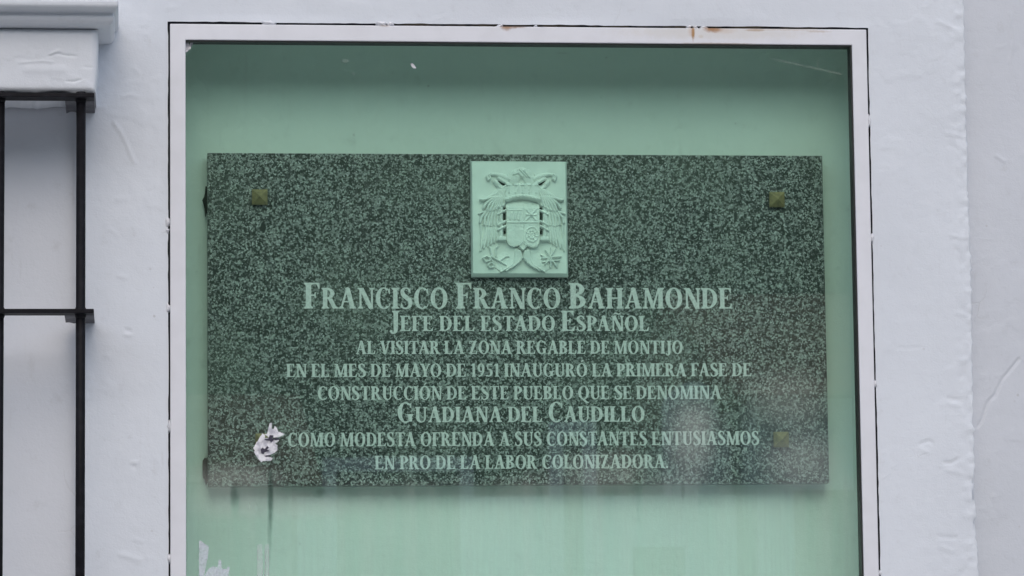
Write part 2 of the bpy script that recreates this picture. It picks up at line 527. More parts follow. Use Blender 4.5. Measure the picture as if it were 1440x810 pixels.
gx = axis(-4.2, EDGE, -.32, EDGE, .003, .12, [WINX0, WINX1, OPX0, OPX1])
gz = axis(0, 4.3, 1.72, 2.78, .003, .12, [WINZ0, LINZ0 + .03, OPZ0, OPZ1])
X, Z = np.meshgrid(gx, gz, indexing='ij')
H = wall_height(X, Z, 11)
for pts, w, h in (([(160, 172), (170, 186), (178, 202), (181, 210), (184, 218), (190, 229)], .0028, .0030),
                  ([(188, 95), (196, 104)], .003, .0016), ([(172, 137), (182, 133), (195, 137)], .003, .0016),
                  ([(133, 150), (140, 151), (148, 150)], .003, .0014), ([(150, 322), (160, 325), (165, 332)], .003, .0012),
                  ([(1318, 30), (1332, 36), (1343, 42)], .004, .0020), ([(1330, 187), (1345, 190), (1356, 192)], .004, .0016),
                  ([(1334, 203), (1350, 212)], .004, -.0010), ([(1336, 330), (1350, 334), (1360, 334)], .003, .0018),
                  ([(1340, 347), (1350, 356)], .003, -.0014), ([(1345, 440), (1360, 444)], .004, .0016),
                  ([(1262, 489), (1280, 490), (1296, 488)], .002, -.0010),
                  ([(1334, 560), (1350, 563)], .003, -.0022), ([(1338, 569), (1350, 571)], .005, .0016),
                  ([(1294, 624), (1306, 620), (1312, 623)], .003, -.0024), ([(1296, 632), (1306, 637)], .004, .0014),
                  ([(1328, 650), (1338, 651), (1347, 646)], .003, -.0030), ([(1334, 661), (1350, 665)], .005, .0016),
                  ([(1320, 755), (1345, 756)], .003, -.0020), ([(1322, 768), (1340, 775)], .005, .0012),
                  ([(176, 464), (182, 465)], .003, -.0030), ([(178, 471), (183, 472)], .004, .0020),
                  ([(186, 650), (192, 650)], .003, .0024), ([(187, 655), (190, 659)], .003, -.0028),
                  ([(170, 780), (185, 784), (196, 788)], .006, .0018), ([(190, 758), (200, 762)], .004, .0012),
                  ([(168, 388), (176, 390)], .005, .0016)):
    H += seg_ridge(X, Z, px_pts(*pts), w, h)
# crumbling plaster along the right-hand edge
ed = np.exp(-((X - EDGE) / .022) ** 2)
H += ed * (vnoise(X, Z, .02, 41) * .0016 + vnoise(X, Z, .009, 42) * .0022)
# run flat into the two openings
dO = np.maximum(np.maximum(OPX0 - X, X - OPX1), np.maximum(OPZ0 - Z, Z - OPZ1))
H *= np.clip(dO / .012, 0, 1)
dW = np.maximum(np.maximum(WINX0 - X, X - WINX1), np.maximum(WINZ0 - Z, Z - LINZ0 - .03))
H *= np.clip(dW / .012, .15, 1)
XX = X.copy()
last = XX[-1, :]
zz = gz
XX[-1, :] = EDGE + vnoise(zz * 0, zz, .047, 51) * .0016 + vnoise(zz * 0, zz, .009, 52) * .003 + np.maximum(vnoise(zz * 0, zz, .011, 54) - .25, 0) * .008 + vnoise(zz * 0, zz, .12, 53) * .004
XX[-2, :] = np.minimum(XX[-2, :], XX[-1, :] - .0015)
Y = -H
# window and niche edges wander a little like hand-trowelled plaster
ZZ = Z.copy()
jx = lambda q, e: int(np.argmin(abs(q - e)))
wob = lambda a, sd: vnoise(a * 0, a, .05, sd) * .0010 + vnoise(a * 0, a, .012, sd + 1) * .0008
XX[jx(gx, OPX0), :] += wob(gz, 201); XX[jx(gx, OPX1), :] += wob(gz, 211)
ZZ[:, jx(gz, OPZ1)] += wob(gx, 221)
V = np.stack([XX, Y, ZZ], -1)
nx, nz_ = len(gx), len(gz)
fold = np.stack([XX[-1, :] + .003, np.full(nz_, .06), gz], -1)[None]
V = np.concatenate([V, fold], 0)
idx = np.arange((nx + 1) * nz_).reshape(nx + 1, nz_)
q = np.stack([idx[:-1, :-1], idx[1:, :-1], idx[1:, 1:], idx[:-1, 1:]], -1)
cx = np.r_[(gx[:-1] + gx[1:]) / 2, 9.0]; cz = (gz[:-1] + gz[1:]) / 2
CX, CZ = np.meshgrid(cx, cz, indexing='ij')
hole = ((CX > OPX0) & (CX < OPX1) & (CZ > OPZ0) & (CZ < OPZ1)) | ((CX > WINX0) & (CX < WINX1) & (CZ > WINZ0) & (CZ < LINZ0 + .03))
grid_mesh('wall', V.reshape(-1, 3), q[~hole], M['plaster'], house)

# niche: five plain painted faces behind the frame, 15 cm deep
NB = .126
nb = MB()
nb.box(OPX0 - .03, OPX1 + .03, NB, NB + .05, OPZ0 - .03, OPZ1 + .03)
nb.box(OPX0 - .05, OPX0, .0245, NB, OPZ0, OPZ1)
nb.box(OPX1, OPX1 + .05, .0245, NB, OPZ0, OPZ1)
nb.box(OPX0 - .05, OPX1 + .05, .0245, NB, OPZ1, OPZ1 + .05)
nb.box(OPX0 - .05, OPX1 + .05, .0245, NB, OPZ0 - .05, OPZ0)
nb.build('niche', M['niche'], house)

# blind window behind the grille
wb = MB()
wb.box(WINX0, WINX1 + .02, .018, .05, WINZ0 - .02, LINZ0 + .06)
wb.box(WINX1, WINX1 + .02, .003, .018, WINZ0, LINZ0 + .03)
wb.box(WINX0 - .02, WINX0, .003, .018, WINZ0, LINZ0 + .03)
wb.build('window_panel', M['panel'], house, bevel=.002)
MB().box(WINX0 - .10, WINX1 + .06, -.09, .01, WINZ0 - .07, WINZ0).build('window_sill', M['moulding'], house, bevel=.006)

# lintel block over the window, its face worn and flaked
lx = np.arange(LINX0, LINX1 + .0001, (LINX1 - LINX0) / 420); lz = np.linspace(LINZ0, LINZ1, 60)
X, Z = np.meshgrid(lx, lz, indexing='ij')
H = wall_height(X, Z, 77) * .8
for pts, w, h in (([(70, 79), (80, 75), (92, 78), (106, 79)], .0022, -.0026), ([(72, 76), (82, 72)], .004, .0026),
                  ([(28, 88), (45, 87), (62, 86), (74, 88)], .0025, .0016), ([(94, 114), (104, 115), (113, 112)], .0022, -.0024),
                  ([(118, 94), (134, 95)], .002, -.0014), ([(40, 98), (90, 98)], .01, .0016)):
    H += seg_ridge(X, Z, px_pts(*pts, Y=LINY), w, h)
edge = np.minimum(np.minimum(X - LINX0, LINX1 - X), np.minimum(Z - LINZ0, LINZ1 - Z))
H = H * np.clip(edge / .01, 0, 1) - .006 * np.clip(1 - edge / .008, 0, 1) ** 2
zl = Z.copy(); xl = X.copy()
zl[:, 0] += vnoise(lx, lx * 0, .02, 5) * .004 + vnoise(lx, lx * 0, .006, 6) * .003
xl[-1, :] += vnoise(lz * 0, lz, .04, 7) * .006 - np.linspace(.004, 0, len(lz))
F = np.stack([xl, LINY - H, zl], -1)
n0, n1 = F.shape[:2]
bk = F.copy(); bk[..., 1] = .01
V = np.concatenate([F.reshape(-1, 3), bk.reshape(-1, 3)])
I = np.arange(n0 * n1).reshape(n0, n1); J = I + n0 * n1
qs = [np.stack([I[:-1, :-1], I[1:, :-1], I[1:, 1:], I[:-1, 1:]], -1).reshape(-1, 4)]
qs.append(np.stack([I[:-1, 0], J[:-1, 0], J[1:, 0], I[1:, 0]], -1))
qs.append(np.stack([I[:-1, -1], I[1:, -1], J[1:, -1], J[:-1, -1]], -1))
qs.append(np.stack([I[-1, :-1], J[-1, :-1], J[-1, 1:], I[-1, 1:]], -1))
qs.append(np.stack([I[0, :-1], I[0, 1:], J[0, 1:], J[0, :-1]], -1))
grid_mesh('lintel', V, np.concatenate(qs), M['moulding'], house)

# cornice: two stepped mouldings over the lintel, swept round the right and left returns
def cornice():
    yA, yB = -.190, -.164
    zb0 = LINZ1 + .001
    zB = P(120, 31.5, yB)[1]; zBt = P(120, 17.5, yB)[1]
    zA = P(120, 9.5, yA)[1]
    xA, xB = P(166.5, 10, yA)[0], P(160, 26, yB)[0]
    mb = MB()
    def ring(y, x, z): return [(LINX0 + (LINX1 - x), .01, z), (LINX0 + (LINX1 - x), y, z), (x, y, z), (x, .01, z)]
    prof = [(LINY + .002, LINX1 - .001, zb0), (yB + .006, xB - .004, zB - .002), (yB, xB, zB + .003), (yB - .003, xB + .001, (zB + zBt) / 2), (yB + .001, xB - .001, zBt),
            (yA + .005, xA - .004, zA - .002), (yA, xA, zA + .002), (yA - .001, xA, zA + .010), (yA + .004, xA - .003, zA + .016), (yA + .02, xA - .01, zA + .03), (-.05, xA - .06, zA + .06)]
    vs = [v for p in prof for v in ring(*p)]
    fs = []
    for i in range(len(prof) - 1):
        for k in range(3): fs.append((4 * i + k, 4 * i + k + 1, 4 * i + 4 + k + 1, 4 * i + 4 + k))
    fs.append(tuple(4 * (len(prof) - 1) + k for k in range(4)))
    fs.append((3, 2, 1, 0))
    mb.add(vs, fs)
    o = mb.build('cornice', M['moulding'], house, bevel=.0022)
cornice()
MB().box(-4.25, EDGE, -.14, .3, 4.3, 4.42).box(-4.2, EDGE - .03, -.07, .3, 4.22, 4.3).build('eaves_band', M['moulding'], house, bevel=.01)

# ------------------------------------------------------------------ duller wall on the right
ax_ = axis(EDGE - .03, 6.0, EDGE - .03, 1.46, .0022, .15, [])
az_ = axis(0, 4.1, 1.72, 2.78, .0025, .15, [])
X, Z = np.meshgrid(ax_, az_, indexing='ij')
H = wall_height(X, Z, 131) * .8
H += seg_ridge(X, Z, px_pts((1432, 505), (1420, 520), (1408, 534), (1398, 556), (1388, 566), (1380, 590), (1374, 600), Y=.04), .0030, -.0030)
H += seg_ridge(X, Z, px_pts((1420, 20), (1425, 60), (1418, 90), Y=.04), .0022, .0016)
H += seg_ridge(X, Z, px_pts((1400, 220), (1412, 228), Y=.04), .004, .0018)
V = np.stack([X, .034 - H, Z], -1)
I = np.arange(X.size).reshape(X.shape)
aw = grid_mesh('adjoining_wall', V.reshape(-1, 3), np.stack([I[:-1, :-1], I[1:, :-1], I[1:, 1:], I[:-1, 1:]], -1).reshape(-1, 4), M['plaster_grey'])
tag(aw, 'duller grey white plaster wall set back beyond the crumbling right edge of the house front', 'wall')

# ------------------------------------------------------------------ window grille
gr = empty('window_grille', ((WINX0 + WINX1) / 2, -.13, WINZ0 + .05), 'black iron window grille of upright bars and flat crossbars, left of the glazed case', 'grille')
zt = P(60, 136, GY0)[1]; zm = P(60, 440, GY0)[1]
step = zt - zm
bx = P(113.6, 300, -.13)[0]
sp_ = bx - P(-.6, 300, -.13)[0]
xe1 = P(132, 436, GY0)[0]
zs = [zt, zm, zm - 1.42 * step, zm - 2.42 * step]
zs = [z for z in zs if z > WINZ0 + .03]
nb_ = 10
xe0 = bx - (nb_ - 1) * sp_ - (xe1 - bx)
lx0, lx1 = P(92.5, 450)[0], P(133, 450)[0]
zbot = zs[-1] - .12
for i in range(nb_):
    x = bx - i * sp_
    b = MB()
    b.tube([(x, -.131, zbot), (x, -.131, zt + .0075)], .0071, 16)
    # swollen eyes where the bar passes through a flat bar
    for z in zs: b.tube([(x, -.131, z - .006), (x, -.131, z - .003), (x, -.131, z + .008), (x, -.131, z + .0105)], [.0072, .0084, .0084, .0072], 16)
    b.build('bar', M['iron'], gr, smooth=True)
for k, z in enumerate(zs):
    c_ = MB(); c_.box(xe0, xe1, GY0, GY1, z, z + .0062)
    c_.build('crossbar', M['iron'], gr, bevel=.0008)
    for s in (0, 1):
        lb = MB()
        xa, xb = (lx0, lx1) if s == 0 else (xe0 + xe1 - lx1, xe0 + xe1 - lx0)
        # flat lug running back into the plaster, its end ragged with old paint
        N = 14
        top, bot = [], []
        pts = []
        for i in range(N + 1):
            t = i / N
            pts.append((xa + (xb - xa) * t, .004 - .018 * abs(math.sin(7.3 * t + k)) * (.35 if t > .55 else 1)))
        vs = []
        for x, y in pts: vs += [(x, GY1 + .001, z + .0002), (x, y, z + .0002), (x, y, z + .006), (x, GY1 + .001, z + .006)]
        fs = []
        for i in range(N):
            for a in range(4): fs.append((4 * i + a, 4 * i + (a + 1) % 4, 4 * i + 4 + (a + 1) % 4, 4 * i + 4 + a))
        fs += [(3, 2, 1, 0), tuple(4 * N + a for a in range(4))]
        lb.add(vs, fs).build('wall_lug', M['lug'], gr)

# ------------------------------------------------------------------ glazed case: frame, pane, gasket
case = empty('display_case', ((FRX0 + FRX1) / 2, .0, FRZ0), 'white steel framed case with green glass set into the house front, rusty along its top', 'display case')
fb = MB()
def frame_ring(mb, o, i, y0, y1):
    (ax0, ax1, az0, az1), (bx0, bx1, bz0, bz1) = o, i
    O = [(ax0, az0), (ax1, az0), (ax1, az1), (ax0, az1)]; I_ = [(bx0, bz0), (bx1, bz0), (bx1, bz1), (bx0, bz1)]
    vs = [(x, y0, z) for x, z in O] + [(x, y0, z) for x, z in I_] + [(x, y1, z) for x, z in O] + [(x, y1, z) for x, z in I_]
    fs = []
    for k in range(4):
        l = (k + 1) % 4
        fs += [(k, l, 4 + l, 4 + k), (8 + k, 12 + k, 12 + l, 8 + l), (k, 8 + k, 8 + l, l), (4 + k, 4 + l, 12 + l, 12 + k)]
    mb.add(vs, fs)
frame_ring(fb, (FRX0, FRX1, FRZ0, FRZ1), (INX0, INX1, INZ0, INZ1), -.004, .019)
fr = fb.build('frame', M['frame'], case, bevel=.0012)
gk = MB()
# black rubber along the head and the right jamb, and a thin lip on the left
gk.box(INX0 + .001, INX1 - .0026, -.001,   .0232, INZ1 - .0022, INZ1 + .0006)
gk.box(INX1 - .0024, INX1 + .0006, -.001,   .0232, INZ0, INZ1 + .0006)
gk.box(INX0 - .006, INX0 + .0006, .0195, .0232, INZ0, INZ1 - .0024)
gk.build('gasket', M['rubber'], case)
jf = MB()
frame_ring(jf, (OPX0 - .003, OPX1 + .003, OPZ0 - .003, OPZ1 + .003), (FRX0 - .0002, FRX1 + .0002, FRZ0 - .0002, FRZ1 + .0002), .0055, .0235)
jf.build('joint', M['joint'], house)
GLY = .024
pane = MB()
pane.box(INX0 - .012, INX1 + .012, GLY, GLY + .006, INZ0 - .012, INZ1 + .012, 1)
pane.m[2] = 0                                   # the face towards the street carries the dust and painted reflections
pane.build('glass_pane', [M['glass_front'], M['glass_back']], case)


def lump(cx, cz, rx, rz, y, h, seed, name, mtl, parent):
    rnd = random.Random(seed)
    n_, rings = 14, 4
    vs = [(cx, y - h, cz)]
    a0 = [1 + rnd.uniform(-.35, .3) for _ in range(n_)]
    for r in range(1, rings + 1):
        t = r / rings
        for k in range(n_):
            a = 2 * math.pi * k / n_
            w = a0[k] * t
            vs.append((cx + rx * w * math.cos(a), y - h * (1 - t * t) * rnd.uniform(.75, 1.2) + (.004 if r == rings else 0), cz + rz * w * math.sin(a)))
    fs = [(0, 1 + (k + 1) % n_, 1 + k) for k in range(n_)]
    for r in range(rings - 1):
        b0, b1 = 1 + r * n_, 1 + (r + 1) * n_
        fs += [(b0 + k, b0 + (k + 1) % n_, b1 + (k + 1) % n_, b1 + k) for k in range(n_)]
    return MB().add(vs, [f[::-1] for f in fs]).build(name, mtl, parent, smooth=True)


k_ = 1.09e-3
for i, (u, v, ru, rv) in enumerate(((235.5, 312, 3.2, 7), (235.8, 324.5, 2.4, 3.4), (236.5, 433, 3.2, 6.5), (238, 599, 3.2, 7), (238.5, 785, 3.0, 7),
                                    (1222, 171, 3.0, 8), (1226.3, 334, 3.2, 7), (1231, 540, 3.2, 6), (1237, 806, 3.2, 4),
                                    (378, 32, 10, 3.2), (537, 33.2, 9, 3.2), (549, 33.6, 5, 3), (703, 37, 4.5, 3.6), (753, 37, 3, 2),
                                    (969, 38.2, 3.4, 2.6), (978, 38.4, 3.0, 3.0), (990, 39.6, 6.5, 3.0))):
    x, z = P(u, v)
    lump(x, z, ru * k_ * 1.2, rv * k_ * 1.25, .0015, .0045, i, 'paint_lump', M['frame'], case)

# ------------------------------------------------------------------ granite plaque
PY = .090
plq = empty('plaque', ((PLX0 + PLX1) / 2, PY, PLZ0), 'speckled dark granite plaque with white lettering behind the green glass', 'plaque')
MB().box(PLX0, PLX1, PY, PY + .028, PLZ0, PLZ1).build('slab', M['granite'], plq, bevel=.0012)
for (u, v, ru, rv, s) in ((287.5, 281, 5, 20, 3), (288, 660, 5, 24, 4)):
    x, z = P(u, v, PY + .02)
    lump(x + .003, z, ru * k_, rv * k_, PY + .022, .004, s, 'mortar_dab', M['mortar'], plq)


def bolt(u, v):
    x, z = P(u, v, PY); r = .0122
    mb = MB()
    mb.box(x - .0055, x + .0055, PY - .004, PY + .002, z - .0055, z + .0055)
    mb.add([(x - r, PY - .004, z - r), (x + r, PY - .004, z - r), (x + r, PY - .004, z + r), (x - r, PY - .004, z + r),
            (x - r, PY - .008, z - r), (x + r, PY - .008, z - r), (x + r, PY - .008, z + r), (x - r, PY - .008, z + r), (x, PY - .0185, z)],
           [(0, 3, 2, 1), (0, 1, 5, 4), (1, 2, 6, 5), (2, 3, 7, 6), (3, 0, 4, 7), (4, 5, 8), (5, 6, 8), (6, 7, 8), (7, 4, 8)])
    mb.build('bolt_cap', M['bronze'], plq, bevel=.0006)
for uv in ((365, 278), (1091.5, 281.5), (1097.5, 618.5), (370, 621)): bolt(*uv)

# ------------------------------------------------------------------ lettering: a condensed roman capital face built from strokes
TH, TN, SH, SE = .185, .085, .055, .062


class Glyph:
    def __init__(s): s.p = []
    def poly(s, *pts): s.p.append(('p', list(pts))); return s
    def rect(s, x0, y0, x1, y1): return s.poly((x0, y0), (x1, y0), (x1, y1), (x0, y1))
    def serif(s, x0, x1, y=0, up=True, el=SE, er=SE):
        d = 1 if up else -1
        return s.poly((x0 - el, y), (x1 + er, y), (x1 + er, y + d * SH * .7), (x1, y + d * .115), (x0, y + d * .115), (x0 - el, y + d * SH * .7))
    def stem(s, x, w=TH, y0=0, y1=1, bot=True, top=True):
        s.rect(x, y0, x + w, y1)
        if bot: s.serif(x, x + w, y0)
        if top: s.serif(x, x + w, y1, False)
        return s
    def diag(s, x0, y0, x1, y1, w): return s.poly((x0, y0), (x0 + w, y0), (x1 + w, y1), (x1, y1))
    def arc(s, cx, cy, rx, ry, a0, a1, th=TH, tn=TN * .8, n=22):
        A, B = [], []
        for i in range(n + 1):
            a = math.radians(a0 + (a1 - a0) * i / n)
            A.append((cx + rx * math.cos(a), cy + ry * math.sin(a)))
            B.append((cx + (rx - th) * math.cos(a), cy + (ry - tn) * math.sin(a)))
        s.p.append(('s', A, B)); return s
    def stroke(s, pts, ws, n=8):
        pts = [np.array(p, float) for p in pts]
        Q, Wd = [], []
        for i in range(len(pts) - 1):
            p0 = pts[max(i - 1, 0)]; p1 = pts[i]; p2 = pts[i + 1]; p3 = pts[min(i + 2, len(pts) - 1)]
            for k in range(n + (i == len(pts) - 2)):
                t = k / n
                Q.append(.5 * (2 * p1 + (p2 - p0) * t + (2 * p0 - 5 * p1 + 4 * p2 - p3) * t * t + (3 * p1 - p0 - 3 * p2 + p3) * t ** 3))
                Wd.append(ws[i] * (1 - t) + ws[i + 1] * t)
        A, B = [], []
        for i in range(len(Q)):
            d = Q[min(i + 1, len(Q) - 1)] - Q[max(i - 1, 0)]
            d = d / (np.linalg.norm(d) + 1e-9); nn = np.array([-d[1], d[0]])
            A.append(tuple(Q[i] + nn * Wd[i] / 2)); B.append(tuple(Q[i] - nn * Wd[i] / 2))
        s.p.append(('s', A, B)); return s
    def arm(s, x0, x1, y, d, h=.24):
        """horizontal arm at the top (d=-1) or bottom (d=1) ending in a beak"""
        s.rect(x0, min(y, y + d * .062), x1 - .02, max(y, y + d * .062))
        return s.poly((x1 - .13, y), (x1, y), (x1 + (.03 if d > 0 else .0), y + d * h), (x1 - .03 + (.03 if d > 0 else 0), y + d * h))


def make_font():
    G = {}
    e = SE
    G['I'] = (Glyph().stem(e), TH + 2 * e)
    g = Glyph().diag(.075, 0, .335, 1, TN).diag(.50, 0, .285, 1.0, TH + .01).rect(.18, .30, .54, .365)
    g.serif(.085, .085 + TN, 0, True, .07, .055).serif(.51, .51 + TH, 0, True, .05, .055)
    g.poly((.285, .96), (.475, .96), (.42, 1.03), (.36, 1.03)); G['A'] = (g, .755)
    g = Glyph().stem(e); x = e + TH * .7
    g.arc(x + .02, .755, .33, .245, -90, 90, TH * .95).arc(x + .02, .27, .37, .27, -90, 90)
    g.rect(x - .02, .94, x + .03, 1).rect(x - .02, .49, x + .03, .545).rect(x - .02, 0, x + .03, .06); G['B'] = (g, .62)
    g = Glyph().arc(.37, .5, .345, .525, 52, 308, TH, TN * .75)
    g.poly((.60, .70), (.625, .70), (.625, 1.0), (.585, .94), (.52, .93)).poly((.55, .07), (.60, .10), (.645, .24), (.61, .24)); G['C'] = (g, .665)
    g = Glyph().stem(e); g.arc(.27, .5, .42, .50, -90, 90, TH, TN * .75).rect(.15, .936, .28, 1).rect(.15, 0, .28, .064); G['D'] = (g, .715)
    def E(n3):
        g = Glyph().stem(e, top=True); g.arm(e + TH - .02, .53, 1, -1)
        g.rect(e + TH - .02, .485, .40, .545).poly((.37, .40), (.40, .40), (.40, .63), (.37, .63), (.34, .53), (.34, .50))
        if n3: g.arm(e + TH - .02, .55, 0, 1)
        return g
    G['E'] = (E(True), .605); G['F'] = (E(False), .565)
    g = Glyph().arc(.37, .5, .345, .525, 52, 300, TH, TN * .75)
    g.poly((.60, .72), (.625, .72), (.625, 1.0), (.585, .94), (.52, .93)).rect(.49, .04, .49 + TH * .9, .42).serif(.49, .49 + TH * .9, .42, False)
    g.poly((.40, -.01), (.51, .03), (.51, .10), (.42, .06)); G['G'] = (g, .745)
    g = Glyph().stem(e).stem(.50).rect(.2, .475, .52, .54); G['H'] = (g, .50 + TH + e)
    g = Glyph().rect(.16, .1, .16 + TH, 1).serif(.16, .16 + TH, 1, False)
    g.stroke([(.253, .14), (.235, -.02), (.15, -.10), (.05, -.07)], [TH, TH * .8, .09, .07]); g.arc(.055, -.015, .06, .06, 0, 360, .059, .059, 14); G['J'] = (g, .16 + TH + e)
    g = Glyph().stem(e); g.arm(e + TH - .02, .53, 0, 1, .27); G['L'] = (g, .58)
    g = Glyph().diag(.075, 0, .115, 1, TN).serif(.075, .075 + TN).diag(.38, 0, .09, 1, TH * .85).diag(.395, 0, .66, 1, TN)
    g.rect(.68, 0, .68 + TH, 1).serif(.68, .68 + TH).poly((.03, 1), (.03, .95), (.11, .90), (.27, 1)).poly((.65, 1), (.68 + TH + e, 1), (.68 + TH + e, .96), (.68 + TH, .9), (.68, .9)); G['M'] = (g, .68 + TH + e)
    g = Glyph().rect(.10, 0, .10 + TN, .98).serif(.10, .10 + TN).diag(.50, -.015, .08, 1, TH * 1.02).rect(.585, 0.0, .585 + TN, 1).serif(.585, .585 + TN, 1, False)
    g.poly((.02, 1), (.02, .955), (.1, .9), (.24, 1)); G['N'] = (g, .73)
    G['O'] = (Glyph().arc(.385, .5, .36, .525, 0, 360, TH, TN * .75, 40), .77)
    g = Glyph().stem(e); x = e + TH * .7
    g.arc(x + .02, .71, .36, .29, -90, 90).rect(x - .02, .936, x + .03, 1).rect(x - .02, .42, x + .03, .48); G['P'] = (g, .585)
    g = Glyph().arc(.385, .5, .36, .525, 0, 360, TH, TN * .75, 40); g.stroke([(.36, .02), (.46, -.12), (.60, -.23), (.74, -.25)], [.10, .15, .12, .05]); G['Q'] = (g, .77)
    g = Glyph().stem(e); g.arc(x + .02, .73, .34, .27, -90, 90).rect(x - .02, .936, x + .03, 1).rect(x - .02, .46, x + .03, .52)
    g.diag(.475, 0, .27, .48, TH).poly((.475, 0), (.72, 0), (.72, .045), (.62, .10)); G['R'] = (g, .70)
    g = Glyph().stroke([(.43, .80), (.36, .955), (.23, .985), (.11, .86), (.15, .67), (.29, .52), (.43, .37), (.43, .14), (.28, .012), (.13, .045), (.065, .22)],
                       [.06, .075, .085, .15, .185, .205, .185, .15, .085, .075, .06])
    g.poly((.42, .74), (.455, .74), (.455, 1.0), (.41, .95)).poly((.04, .01), (.09, .05), (.085, .27), (.045, .27)); G['S'] = (g, .545)
    g = Glyph().rect(.245, 0, .245 + TH, 1).serif(.245, .245 + TH).rect(.05, .938, .63, 1).poly((.02, .74), (.05, .74), (.13, 1), (.04, 1)).poly((.655, .74), (.625, .74), (.545, 1), (.635, 1)); G['T'] = (g, .675)
    g = Glyph().rect(.08, .28, .08 + TH, 1).serif(.08, .08 + TH, 1, False).rect(.535, .28, .535 + TN, 1).serif(.535, .535 + TN, 1, False)
    A, B = [], []
    for i in range(19):
        a = math.radians(180 + 180 * i / 18)
        A.append((.35 + .27 * math.cos(a), .30 + .32 * math.sin(a)))
        xi = .08 + TH + (.535 - .08 - TH) * (i / 18)
        B.append((.4 + .135 * math.cos(a), .30 + .245 * math.sin(a)))
    g.p.append(('s', A, B)); G['U'] = (g, .70)
    g = Glyph().diag(.27, 0, .06, 1, TH).diag(.345, 0, .565, 1, TN).serif(.06, .06 + TH, 1, False, .055, .045).serif(.57, .57 + TN, 1, False, .05, .06)
    g.poly((.27, .03), (.43, .03), (.38, -.03), (.32, -.03)); G['V'] = (g, .72)
    g = Glyph().rect(.25, 0, .25 + TH, .47).serif(.25, .25 + TH).diag(.25, .44, .055, 1, TH).diag(.345, .44, .55, 1, TN)
    g.serif(.055, .055 + TH, 1, False, .05, .04).serif(.555, .555 + TN, 1, False, .05, .06); G['Y'] = (g, .69)
    g = Glyph().diag(.05, 0, .37, 1, TH).rect(.08, .938, .55, 1).rect(.06, 0, .56, .062).poly((.06, .76), (.09, .76), (.16, 1), (.075, 1)).poly((.60, .27), (.57, .27), (.47, 0), (.585, 0)); G['Z'] = (g, .63)
    g = Glyph().rect(.13, 0, .13 + TH * .9, 1).serif(.13, .13 + TH * .9).poly((.02, .86), (.02, .82), (.14, .86), (.20, 1), (.13, 1)); G['1'] = (g, .40)
    g = Glyph().arc(.27, .68, .235, .335, 0, 360, TH * .85, TN * .75, 34).stroke([(.42, .66), (.41, .38), (.28, .12), (.09, .0)], [TH * .8, TH * .8, .12, .05]); G['9'] = (g, .54)
    g = Glyph().rect(.12, .54, .19, .98).rect(.12, .87, .46, 1).arc(.22, .31, .26, .31, -125, 108, TH * .95, TN).arc(.075, .075, .06, .06, 0, 360, .059, .059, 12); G['5'] = (g, .52)
    g = Glyph().arc(.10, .075, .085, .085, 0, 360, .084, .084, 16); G['.'] = (g, .2)
    for b_, a_ in (('O', 'Ó'), ('N', 'Ñ')):
        g = Glyph(); g.p = list(G[b_][0].p); w = G[b_][1]
        if a_ == 'Ó': g.poly((w / 2 - .06, 1.10), (w / 2 + .02, 1.10), (w / 2 + .16, 1.27), (w / 2 + .03, 1.27))
        else: g.stroke([(w / 2 - .2, 1.10), (w / 2 - .1, 1.18), (w / 2 + .08, 1.12), (w / 2 + .19, 1.20)], [.04, .085, .085, .04])
        G[a_] = (g, w)
    return G


FONT = make_font()
KERN = {('A', 'V'): -.10, ('L', 'V'): -.06, ('T', 'A'): -.08, ('A', 'T'): -.08, ('A', 'Y'): -.08, ('Y', 'O'): -.05, ('L', ' '): -.02, ('F', 'A'): -.07, ('F', 'R'): .0,
        ('P', 'A'): -.06, ('V', 'I'): -.02, ('R', 'A'): -.02, ('A', ' '): -.03}


def text_line(txt, u0, u1, v0, v1, cap, big, space=.20, track=.035):
    """txt: capitals; a lower-case letter marks the tall initials. Extents and baseline given in photo pixels."""
    x0, za = P(u0, v0, PY); x1, zb = P(u1, v1, PY)
    z = (za + zb) / 2
    items, x = [], 0.0
    prev = None
    for ch in txt:
        tall = ch.islower() if ch.isalpha() else False
        c = ch.upper()
        hh = big if tall else cap
        if c == ' ':
            x += space * cap; prev = ' '; continue
        g, w = FONT[c]
        x += KERN.get((prev, c), 0) * cap
        items.append((g, x, hh)); x += w * hh + track * cap
        prev = c
    x -= track * cap
    fx = (x1 - x0) / x
    mb = MB(); k = 0
    for g, gx0, hh in items:
        for pr in g.p:
            k = (k + 1) % 9
            yf = PY - .0006 - k * .00004
            T = lambda p: (x0 + (gx0 + p[0] * hh) * fx, z + p[1] * hh)
            if pr[0] == 'p': mb.prism([T(p) for p in pr[1]], yf, PY + .0005)
            else: mb.strip([T(p) for p in pr[1]], [T(p) for p in pr[2]], yf, PY + .0005)
    return mb.build('inscription_line', M['letter'], plq), fx


